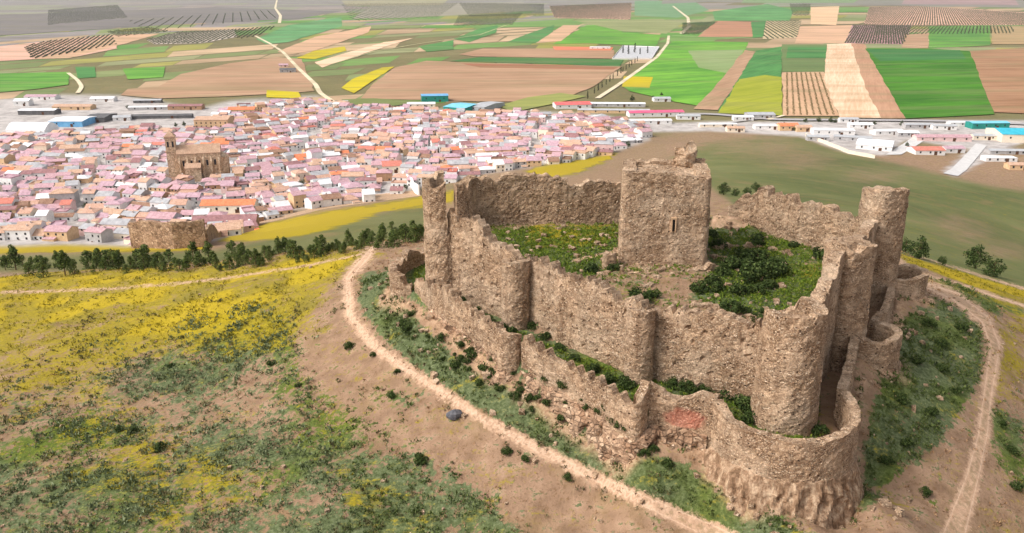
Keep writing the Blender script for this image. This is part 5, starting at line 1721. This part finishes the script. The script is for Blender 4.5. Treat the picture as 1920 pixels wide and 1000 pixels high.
# ---- church
cx, cy, _ = place(360, 334)
cz = T1(cx, cy)
ch = empty('church', (cx, cy, cz), 0.28)
ch.scale = (0.92, 0.95, 1.36)
tag(ch, 'brown stone church with square bell tower and buttressed nave amid the village', 'church')
CHS = stone_mat('church_stone', (212, 182, 150), (160, 128, 100), (236, 212, 182), 0.7)
CHR = plain_mat('church_roof', (168, 134, 110), (196, 164, 138), 0.4, 0.9, 2.0)
nave = MB()
nave.gable_walls(34, 15, 15, 4)
nv = nave.build('nave', CHS, ch, (8, 0, 0))
rf = MB()
rf.gable_roof(34, 15, 15, 4, 0.5, 0.3)
rf.build('roof', CHR, ch, (8, 0, 0))
for k in range(6):
    bt = MB()
    x = -7.5 + k * 6.2
    bt.add([(x - .7, -10.2, -1), (x + .7, -10.2, -1), (x + .7, -7.45, -1), (x - .7, -7.45, -1), (x - .7, -9.6, 10), (x + .7, -9.6, 10), (x + .7, -7.45, 13), (x - .7, -7.45, 13)], [(0, 3, 2, 1), (4, 5, 6, 7), (0, 1, 5, 4), (1, 2, 6, 5), (2, 3, 7, 6), (3, 0, 4, 7)])
    bt.build('buttress', CHS, ch)
    if k < 5:
        o = link('window', WIN_ME, parent=ch)
        o.location = (x + 3.1, -7.54, 9.5)
        o.scale = (1.5, 1, 2.4)
apse = MB()
n = 10
pv = [(25 + 6.5 * sin(pi * k / n), -6.5 * cos(pi * k / n)) for k in range(n + 1)]
apse.add([(x, y, -1) for x, y in pv] + [(x, y, 12) for x, y in pv] + [(25, 0, 15.2)], [(k, k + 1, n + 2 + k, n + 1 + k) for k in range(n)] + [(n + 1 + k, n + 2 + k, 2 * n + 2) for k in range(n)])
apse.build('apse', CHS, ch)
tw = MB()
tw.box(-17.2, -9.4, -4.5, 3.3, -1, 25)
tw.box(-17.6, -9.0, -4.9, 3.7, 16, 16.6)
tt = tw.build('bell_tower', CHS, ch)
tc = MB()
tc.box(-17.7, -8.9, -5.0, 3.8, 24, 24.7)
tc.add([(-17.4, -4.7, 24.7), (-9.2, -4.7, 24.7), (-9.2, 3.5, 24.7), (-17.4, 3.5, 24.7), (-13.3, -0.6, 28)], [(0, 1, 4), (1, 2, 4), (2, 3, 4), (3, 0, 4)])
tc.build('spire', CHR, tt)
for dx in (-15.2, -11.4):
    o = link('belfry_opening', WIN_ME, parent=tt)
    o.location = (dx, -4.54, 20.3)
    o.scale = (1.3, 1, 2.4)
o = link('belfry_opening', WIN_ME, parent=tt)
o.location = (-9.36, -0.6, 20.3)
o.rotation_euler.z = pi / 2
o.scale = (1.5, 1, 2.4)
an = MB()
an.gable_walls(12, 9, 8, 2)
an.build('sacristy', CHS, ch, (3, -11.9, 0))
ar = MB()
ar.gable_roof(12, 9, 8, 2)
ar.build('sacristy_roof', CHR, ch, (3, -11.9, 0))
TAKEN += [(cx, cy, 17), (cx + 14, cy + 4, 14), (cx - 13, cy - 4, 9)]

# ---- ordinary houses in rows along bending streets
VW = [hit(px, py)[:2] for px, py in [(-30, 454), (120, 450), (245, 456), (395, 450), (480, 424), (560, 394), (700, 377), (790, 357), (880, 336), (1000, 314), (1150, 290), (1216, 266), (1216, 236), (1110, 222), (1000, 214), (900, 218), (780, 208), (700, 204),
                                                (650, 200), (560, 192), (430, 206), (360, 248), (240, 246), (150, 252), (-30, 262)]]
LANDMARKS = [('the brown stone church', 360, 334), ('the tall beige block', 403, 244), ('the brightest orange roof', 432, 398), ('the white arched warehouse', 62, 248), ('the brown enclosure wall', 320, 464), ('the square red roof', 735, 322),
             ('the bright white wall', 770, 352), ('the turquoise-roofed warehouse', 868, 206), ('the bright red warehouse roof', 1072, 202), ('the crimson-roofed building', 1228, 218), ('the corner above the pines', 20, 460), ('the split castle tower', 825, 345), ('the blue-walled warehouse', 138, 234)]
LM = [(n_, *hit(px, py)[:2]) for n_, px, py in LANDMARKS]
cands = []
th = 0.10
rv = 0
vpos = -120.0
row_i = 0
while vpos < 620:
    pitch = 10.6 if row_i % 2 == 0 else 14.5
    u = -420.0 + random.uniform(0, 12)
    nxt = random.uniform(45, 85)
    run = 0
    while u < 420:
        w_ = random.choice([random.uniform(6, 9), random.uniform(7, 12), random.uniform(10, 17)])
        if run > nxt:
            u += random.uniform(3.5, 5.5)
            run = 0
            nxt = random.uniform(45, 85)
        uc = u + w_ / 2
        wob = 14 * sin(uc / 62 + row_i * 0.05) + 9 * sin(uc / 27 + 1.3 + row_i * 0.08)
        slope = 14 / 62 * cos(uc / 62 + row_i * 0.05) + 9 / 27 * cos(uc / 27 + 1.3 + row_i * 0.08)
        v_ = vpos + wob
        x = -80 + uc * cos(th) - v_ * sin(th)
        y = 520 + uc * sin(th) + v_ * cos(th)
        cands.append((x, y, th + atan2(slope, 1) + random.gauss(0, 0.09) + (pi if row_i % 2 else 0), w_ - random.choice([0.02, 0.02, 0.4, 1.6]), random.uniform(8.5, 11.8)))
        u += w_
        run += w_
    vpos += pitch
    row_i += 1
X = np.array([c[0] for c in cands])
Y = np.array([c[1] for c in cands])
ok = polyd(X, Y, VW) < -3
for tx, ty, tr in TAKEN:
    ok &= np.hypot(X - tx, Y - ty) > tr + 0.5
for gx, gy in GARDEN:
    ok &= np.hypot(X - gx, Y - gy) > 7
# streets that run up through the village, and a plaza by the church
for ln in ([(150, 470), (145, 390), (200, 300)], [(470, 425), (400, 360), (370, 350)], [(600, 240), (560, 290), (520, 340)], [(640, 210), (606, 240)], [(700, 380), (760, 300), (880, 240)], [(1000, 310), (1010, 250), (1040, 215)]):
    W_ = [hit(*p)[:2] for p in ln]
    ok &= polyd(X, Y, W_, closed=False) > 4.5
ok &= rng.random(len(X)) > 0.05
cands = [c for c, k in zip(cands, ok) if k]
Z_ = terrain(X[ok], Y[ok])
cands = [c + (float(z),) for c, z in zip(cands, Z_)]
cands.sort(key=lambda c: c[1] - 2.2 * (c[3] - 10))
WK = ['white'] * 14 + ['grey'] * 4 + ['cream'] * 3 + ['pinkish'] * 3 + ['ochre'] * 3 + ['brown']
RK = ['pink-tiled'] * 16 + ['rose-tiled'] * 10 + ['salmon-tiled'] * 9 + ['tan-tiled'] * 10 + ['brown-tiled'] * 4 + ['grey'] * 9 + ['pale'] * 6 + ['orange-tiled'] * 1 + ['red-tiled'] * 1 + ['dusky-tiled'] * 5
used = {}
rest_v = {}


def house_geo(w, d, h, rise):
    a, b_ = MB(), MB()
    if w > 9 and random.random() < 0.28:           # hipped roof
        p, q, e = w / 2, d / 2, d / 2 * 0.9
        a.box(-p, p, -q, q, -1, h)
        p, q = p + .3, q + .3
        b_.add([(-p, -q, h + .003), (p, -q, h + .003), (p, q, h + .003), (-p, q, h + .003), (-p, -q, h + .18), (p, -q, h + .18), (p, q, h + .18), (-p, q, h + .18), (-p + e, 0, h + rise + .18), (p - e, 0, h + rise + .18)],
               [(0, 3, 2, 1), (0, 1, 5, 4), (1, 2, 6, 5), (2, 3, 7, 6), (3, 0, 4, 7), (4, 5, 9, 8), (5, 6, 9), (6, 7, 8, 9), (7, 4, 8)])
        return a, b_
    if random.random() < 0.1:                       # flat terrace with a parapet
        p, q = w / 2, d / 2
        a.box(-p, p, -q, q, -1, h)
        b_.box(-p, p, -q, q, h + .003, h + .12)
        for bx_ in ((-p, p, -q, -q + .25), (-p, p, q - .25, q), (-p, -p + .25, -q + .25, q - .25), (p - .25, p, -q + .25, q - .25)):
            b_.box(*bx_, h + .123, h + .85)
        return a, b_
    a.gable_walls(w, d, h, rise)
    b_.gable_roof(w, d, h, rise, 0.3, 0.16)
    return a, b_


for i, (x, y, rz, w_, d_, z) in enumerate(cands):
    storeys = 2 if random.random() < 0.5 else 1
    h = random.uniform(5.0, 6.6) if storeys == 2 else random.uniform(3.0, 3.9)
    rise = d_ * random.uniform(0.14, 0.24)
    if random.random() < 0.06:
        h += 2.8
    wk, rk = random.choice(WK), random.choice(RK)
    z = z - 0.2
    a, b_ = house_geo(w_, d_, h, rise)
    has_annex = random.random() < 0.45
    aw, ad, ah = w_ * random.uniform(0.35, 0.6), random.uniform(2.5, 4.5), random.uniform(2.4, 3.0)
    ax = random.choice([-1, 1]) * (w_ - aw) / 2
    an_w, an_r = MB(), MB()
    if has_annex:
        y0, y1 = d_ / 2 + 0.003, d_ / 2 + ad
        an_w.add([(ax - aw / 2, y0, -1), (ax + aw / 2, y0, -1), (ax + aw / 2, y1, -1), (ax - aw / 2, y1, -1), (ax - aw / 2, y0, ah), (ax + aw / 2, y0, ah), (ax + aw / 2, y1, ah - .6), (ax - aw / 2, y1, ah - .6)], [(0, 1, 5, 4), (1, 2, 6, 5), (2, 3, 7, 6), (3, 0, 4, 7)])
        an_r.add([(ax - aw / 2 - .2, y0, ah + .03), (ax + aw / 2 + .2, y0, ah + .03), (ax + aw / 2 + .2, y1 + .25, ah - .62), (ax - aw / 2 - .2, y1 + .25, ah - .62), (ax - aw / 2 - .2, y0, ah + .19), (ax + aw / 2 + .2, y0, ah + .19), (ax + aw / 2 + .2, y1 + .25, ah - .46), (ax - aw / 2 - .2, y1 + .25, ah - .46)],
                 [(0, 3, 2, 1), (4, 5, 6, 7), (0, 1, 5, 4), (1, 2, 6, 5), (2, 3, 7, 6), (3, 0, 4, 7)])
    nw = 2 if w_ < 10 else 3
    if i < 300:
        lm, best = None, 1e9
        for n_, lx, ly in LM:
            dd = hypot(x - lx, y - ly)
            if dd < best:
                lm, best = (n_, lx, ly), dd
        dx, dy = x - lm[1], y - lm[2]
        dirw = ('right of' if dx > 0 else 'left of') if abs(dx) > abs(dy) else ('behind' if dy > 0 else 'in front of')
        low = 'two-storey' if storeys == 2 else 'low'
        key = (low, wk, rk, dirw, lm[0])
        e = empty('village_house', (x, y, z), rz)
        tag(e, None, 'house', 'houses packed along the village streets')
        used.setdefault(key, []).append((best, e))
        wl = a.build('wall', WALLC[wk], e)
        ro = b_.build('roof', ROOFC[rk], e)
        zs = [1.7, 4.4] if storeys == 2 else [1.8]
        for sgn in (-1, 1):
            for zz in zs:
                for k in range(nw):
                    if random.random() < 0.25 or (sgn == 1 and has_annex and zz < 3):
                        continue
                    if (sgn == 1) == (cos(rz) > 0):
                        continue           # the far side, seen by nobody from the castle hill's flank, stays plain
                    o = link('window', WIN_ME, parent=e)
                    o.location = (-w_ / 2 + w_ * (k + 0.5) / nw + random.uniform(-.3, .3), sgn * (d_ / 2 + 0.03), zz)
        sgn = -1 if cos(rz) > 0 else 1
        if not (sgn == 1 and has_annex):
            o = link('door', DOOR_ME, parent=e)
            o.location = (random.uniform(-0.12, 0.12) * w_, sgn * (d_ / 2 + 0.04), 0.15)
            o.scale = (1, 1, 0.5) if storeys == 1 else (1, 1, 0.42)
        if random.random() < 0.55:
            o = link('chimney', CH_ME, parent=ro)
            o.location = (random.uniform(-.35, .35) * w_, random.choice([-1, 1]) * d_ * 0.14, h + rise * 0.72)
        if has_annex:
            aw_ = an_w.build('annex', WALLC[wk], e)
            an_r.build('annex_roof', ROOFC[random.choice(RK)], aw_)
    else:
        c_, s_ = cos(rz), sin(rz)
        sets = [(a, WALLC[wk]), (b_, ROOFC[rk])]
        if has_annex:
            sets += [(an_w, WALLC[wk]), (an_r, ROOFC[rk])]
        wd = MB()
        sgn = -1 if cos(rz) > 0 else 1
        for zz in ([1.7, 4.4] if storeys == 2 else [1.8]):
            for k in range(nw):
                if random.random() < 0.3:
                    continue
                xx = -w_ / 2 + w_ * (k + 0.5) / nw
                yy = sgn * (d_ / 2 + 0.03)
                wd.box(xx - .55, xx + .55, yy - .04, yy + .04, zz - .65, zz + .65)
        sets.append((wd, WIN))
        for mb_, mt in sets:
            r_ = rest_v.setdefault(mt.name, (MB(), mt))
            r_[0].add([(x + p * c_ - q * s_, y + p * s_ + q * c_, z + r) for p, q, r in mb_.v], mb_.f)
for key, lst in used.items():
    lst.sort(key=lambda t: t[0])
    low, wk, rk, dirw, lmn = key
    for k, (dd, e) in enumerate(lst):
        one = 'one' if len(lst) == 1 else f'{ordw(k + 1)} one'
        rr = rk + ' roof' if 'tiled' not in rk else rk.replace('-tiled', ' tile roof')
        e['label'] = f'{low} {wk} house, {rr}, {one} {dirw} {lmn}' if len(lst) > 1 else f'{low} {wk} house with {rr} {dirw} {lmn}'
verts, faces, mats, mi = [], [], [], []
for nm_k, (mb_, mt) in rest_v.items():
    b0 = len(verts)
    verts += mb_.v
    faces += [tuple(q + b0 for q in f_) for f_ in mb_.f]
    mi += [len(mats)] * len(mb_.f)
    mats.append(mt)
me = bpy.data.meshes.new('distant_houses')
me.from_pydata(verts, [], faces)
me.polygons.foreach_set('material_index', mi)
o = link('distant_houses', me, mats)
tag(o, 'closely packed pink-roofed houses of the far half of the village', 'houses', kind='stuff')
print('houses', len(cands))
# ------------------------------------------------------------------ ground vegetation (nobody could count it)
def scatter(name, n, region, weight, size, mat, label, per=9, upr=0.6, seed=1, leaf=0.35):
    r = np.random.default_rng(seed)
    x0, x1, y0, y1 = region
    x = r.uniform(x0, x1, n)
    y = r.uniform(y0, y1, n)
    z = terrain(x, y)
    px, py = project(x, y, z)
    inn = (px > -60) & (px < 1980) & (py < 1060)
    x, y, z, px, py = x[inn], y[inn], z[inn], px[inn], py[inn]
    Zn = zones(px, py, x, y)
    w_ = weight(Zn, px, py, x, y)
    k = r.random(len(x)) < w_
    x, y, z = x[k], y[k], z[k]
    c = np.stack([x, y, z], 1)
    m_ = len(c)
    s = size * (0.55 + 0.9 * r.random(m_) ** 2)
    C = np.repeat(c, per, 0)
    S = np.repeat(s, per)
    q = len(C)
    a = r.random(q) * 2 * pi
    el = np.arcsin(r.random(q))
    d = np.stack([np.cos(a) * np.cos(el), np.sin(a) * np.cos(el), np.sin(el) * upr], 1)
    p = C + d * (S * (0.5 + 0.5 * r.random(q)))[:, None]
    t1 = np.stack([-np.sin(a), np.cos(a), r.normal(size=q) * 0.4], 1)
    up = d * 0.4 + np.array([0, 0, 0.9]) + r.normal(size=(q, 3)) * 0.35
    L = (S * leaf)[:, None] * (0.7 + 0.6 * r.random(q))[:, None]
    v = np.stack([p - t1 * L * 0.7, p + t1 * L * 0.7, p + up * L * 1.2], 1).reshape(-1, 3)
    o = link(name, mesh_np(name, v, None, np.arange(3 * q).reshape(q, 3)), mat)
    tag(o, label, name.replace('_', ' '), kind='stuff')
    return m_


SCRUB_M = leaf_mat('scrub_leaves', (62, 72, 44), (98, 108, 72), (150, 156, 122))
SCRUBD_M = leaf_mat('bank_leaves', (46, 58, 24), (78, 92, 44), (120, 128, 76))
DRY_M = leaf_mat('dry_grass', (98, 72, 48), (146, 112, 80), (186, 152, 116))
YEL_M = leaf_mat('flower_heads', (82, 82, 32), (132, 120, 28), (168, 150, 38))
NEAR = (-80, 78, 58, 165)
n2f = lambda x, y, s, sd: fbm(x / s, y / s, oct=3, seed=sd)
scatter('scrub', 120000, NEAR, lambda Z, px, py, x, y: np.clip(0.95 * Z['a'][1] * sstep(-0.35, 0.25, n2f(x, y, 2.5, 71)), 0, 1) * (px < 640 + 0 * py) * (1 - Z['a'][2]), 0.42, SCRUB_M, 'low grey-green scrub covering the lower left slope', 9, 0.7, 11)
scatter('bank_scrub', 110000, NEAR, lambda Z, px, py, x, y: np.clip((1.1 * Z['a'][1] + 0.5 * Z['b'][0]) * sstep(-0.35, 0.35, n2f(x, y, 2.0, 73)), 0, 1) * (px >= 640) * (1 - Z['a'][2]) * (polyd(x, y, OUTER) > 0.2), 0.38, SCRUBD_M, 'dense green weeds on the banks around the castle', 10, 0.7, 12)
COURT_M = leaf_mat('court_weeds', (58, 78, 20), (92, 114, 36), (140, 146, 54))
scatter('court_grass', 60000, (-14, 56, 66, 140), lambda Z, px, py, x, y: np.clip(0.68 * Z['a'][1], 0, 1) * (1 - Z['a'][2]) * (polyd(x, y, OUTER) < -1.0) * (np.abs(polyd(x, y, INNER)) > 1.0), 0.34, COURT_M, 'green weeds in the court and between the castle walls', 9, 0.7, 13)
scatter('dry_grass', 130000, NEAR, lambda Z, px, py, x, y: np.clip(0.34 * (1 - Z['a'][1]) * (1 - Z['a'][0]) * (1 - Z['bare'] * 0.85) * sstep(-0.2, 0.4, n2f(x, y, 3.0, 75)), 0, 1) * (1 - Z['a'][2]) * (polyd(x, y, OUTER) > 0.4), 0.27, DRY_M, 'dry brown tufts on the bare castle slopes', 7, 0.8, 14)
scatter('yellow_flowers', 150000, (-110, 110, 58, 172), lambda Z, px, py, x, y: np.clip(0.55 * Z['a'][0] * sstep(-0.3, 0.3, n2f(x, y, 2.2, 77)), 0, 1) * (1 - Z['a'][2]) * (polyd(x, y, OUTER) > 0.4), 0.3, YEL_M, 'yellow flowering weeds spread over the meadow', 7, 0.9, 15)

TUFT_M = leaf_mat('dark_tuft_leaves', (66, 62, 36), (98, 94, 60), (130, 126, 88))
scatter('dark_tufts', 60000, NEAR, lambda Z, px, py, x, y: np.clip(0.1 * sstep(-0.1, 0.4, n2f(x, y, 4.0, 79)) * (1 - 0.85 * Z['bare']) * (px < 1240) * (py > 560), 0, 1) * (1 - sstep(0.4, 0.6, Z['a'][2])) * (polyd(x, y, OUTER) > 2.5), 0.42, TUFT_M, 'dark dry tussocks speckling the left slope', 16, 0.8, 16)
verge = lambda px, py: np.exp(-((polyd(px, py, [(655, 560), (662, 600), (702, 650), (800, 718), (900, 783), (1000, 838), (1150, 913), (1340, 1000)], closed=False) - 20) / 9.0) ** 2)
scatter('verge_tufts', 60000, NEAR, lambda Z, px, py, x, y: np.clip(0.8 * verge(px, py) * sstep(-0.1, 0.5, n2f(x, y, 3.0, 81)), 0, 1) * (polyd(x, y, OUTER) > 0.6), 0.36, TUFT_M, 'dark tufts along both edges of the dirt track', 14, 0.8, 17)

# loose stones fallen from the walls
r = np.random.default_rng(5)
vs, fs = [], []
nb = 0
n = 9000
x = r.uniform(-60, 70, n)
y = r.uniform(60, 142, n)
do = polyd(x, y, OUTER)
di = polyd(x, y, INNER)
keepd = np.maximum(np.abs(x - KX), np.abs(y - KY)) - hw
w_ = np.where(do > 0.5, 0.03 + 0.75 * np.exp(-do / 2.6), 0) + np.where(di < -0.8, 0.22 + 0.9 * np.exp(-np.abs(keepd - 1.2) / 2.0) + 0.8 * np.exp(-(((x - 34) / 5) ** 2 + ((y - 131) / 5) ** 2)) + 0.5 * np.exp(-(((x - 21) / 8) ** 2 + ((y - 106) / 3) ** 2)), 0)
k = (r.random(n) < w_) & (keepd > 0.8)
x, y = x[k], y[k]
z = terrain(x, y)
V0 = np.array([(-1, -1, -1), (1, -1, -1), (1, 1, -1), (-1, 1, -1), (-1, -1, 1), (1, -1, 1), (1, 1, 1), (-1, 1, 1)], float)
F0 = np.array([(0, 3, 2, 1), (4, 5, 6, 7), (0, 1, 5, 4), (1, 2, 6, 5), (2, 3, 7, 6), (3, 0, 4, 7)])
for i in range(len(x)):
    s = (0.1 + 0.34 * r.random() ** 2.2) * (1.0 if do[k][i] < 7 else 0.55)
    v = V0 * (0.65 + 0.7 * r.random((8, 3))) * np.array([s, s * r.uniform(.6, 1), s * r.uniform(.5, .9)])
    a = r.random() * 6.28
    v = np.stack([v[:, 0] * cos(a) - v[:, 1] * sin(a), v[:, 0] * sin(a) + v[:, 1] * cos(a), v[:, 2]], 1)
    vs.append(v + np.array([x[i], y[i], z[i] + s * 0.3]))
    fs.append(F0 + nb)
    nb += 8
o = link('rubble', mesh_np('rubble', np.vstack(vs), np.vstack(fs)), STONE)
tag(o, 'fallen stones strewn at the foot of the castle walls', 'rubble', kind='stuff')
# the dark boulder beside the track
x, y, z = hit(853, 782)
v, f = [], []
mb = MB()
nlat, nlon = 6, 9
for a in range(nlat + 1):
    for b_ in range(nlon):
        t_, p_ = pi * a / nlat, 2 * pi * b_ / nlon
        q = 0.75 * (1 + 0.25 * float(vnoise(np.array([cos(p_) * sin(t_) * 1.7 + 3]), np.array([sin(p_) * sin(t_) * 1.7]), np.array([cos(t_) * 1.7]))[0]))
        v.append((q * sin(t_) * cos(p_) * 1.2, q * sin(t_) * sin(p_), 0.8 * q * cos(t_)))
f = [(a * nlon + b_, (a + 1) * nlon + b_, (a + 1) * nlon + (b_ + 1) % nlon, a * nlon + (b_ + 1) % nlon) for a in range(nlat) for b_ in range(nlon)]
mb.add(v, f)
o = mb.build('boulder', plain_mat('dark_rock', (70, 70, 76), (112, 110, 112), 2.0), None, (x, y, z + 0.3))
tag(o, 'dark grey boulder at the edge of the track left of the castle', 'boulder')
# ------------------------------------------------------------------ the air
hb = MB()
hb.box(-17500, 17500, -800, 36000, PLAIN - 6, 41)
hz = bpy.data.materials.new('air')
hz.use_nodes = True
ht = hz.node_tree
ht.nodes.clear()
ho = ht.nodes.new('ShaderNodeOutputMaterial')
hv = ht.nodes.new('ShaderNodeVolumePrincipled')
hv.inputs['Color'].default_value = (0.86, 0.86, 0.9, 1)
hv.inputs['Density'].default_value = 3.0e-5
hv.inputs['Anisotropy'].default_value = 0.2
ht.links.new(hv.outputs[0], ho.inputs['Volume'])
o = hb.build('haze', hz)
tag(o, 'thin pale haze over the plain', 'haze', kind='stuff')
EXPOSURE = 0.57
# ------------------------------------------------------------------ camera, light, sky
cam = bpy.data.cameras.new('camera')
cam.sensor_fit = 'HORIZONTAL'
cam.sensor_width = 36.0
cam.lens = 36.0 * F / 1920.0
cam.clip_end = 60000
co = bpy.data.objects.new('camera', cam)
COL.objects.link(co)
co.location = (0, 0, CH)
co.rotation_euler = (radians(90) - PITCH, 0, 0)
SC.camera = co

SUN_DIR = np.array([-0.74, -0.30, 0.86])
SUN_DIR /= np.linalg.norm(SUN_DIR)
sd = bpy.data.lights.new('sun', 'SUN')
sd.energy = 1.2
sd.angle = radians(11)
sd.color = (1.0, 0.975, 0.94)
so = bpy.data.objects.new('sun', sd)
COL.objects.link(so)
so.location = (-80, -40, 120)
from mathutils import Vector
so.rotation_euler = Vector(SUN_DIR).to_track_quat('Z', 'Y').to_euler()

w = bpy.data.worlds.new('World')
SC.world = w
w.use_nodes = True
t = w.node_tree
t.nodes.clear()
out = t.nodes.new('ShaderNodeOutputWorld')
bg = t.nodes.new('ShaderNodeBackground')
sky = t.nodes.new('ShaderNodeTexSky')
sky.sky_type = 'NISHITA'
sky.sun_disc = False
sky.sun_elevation = math.asin(SUN_DIR[2])
sky.sun_rotation = atan2(SUN_DIR[0], SUN_DIR[1])
sky.air_density = 1.0
sky.dust_density = 5.0
sky.ozone_density = 0.6
bg.inputs[1].default_value = 0.15
hs = t.nodes.new('ShaderNodeHueSaturation')     # the sky's light is greyed by cloud
hs.inputs['Saturation'].default_value = 0.35
t.links.new(sky.outputs[0], hs.inputs['Color'])
t.links.new(hs.outputs[0], bg.inputs[0])
t.links.new(bg.outputs[0], out.inputs[0])

SC.view_settings.view_transform = 'Standard'
SC.view_settings.look = 'None'
SC.view_settings.exposure = EXPOSURE
SC.view_settings.gamma = 1.0
SC.render.engine = 'CYCLES'
SC.cycles.max_bounces = 4
SC.cycles.diffuse_bounces = 3
SC.cycles.use_denoising = True
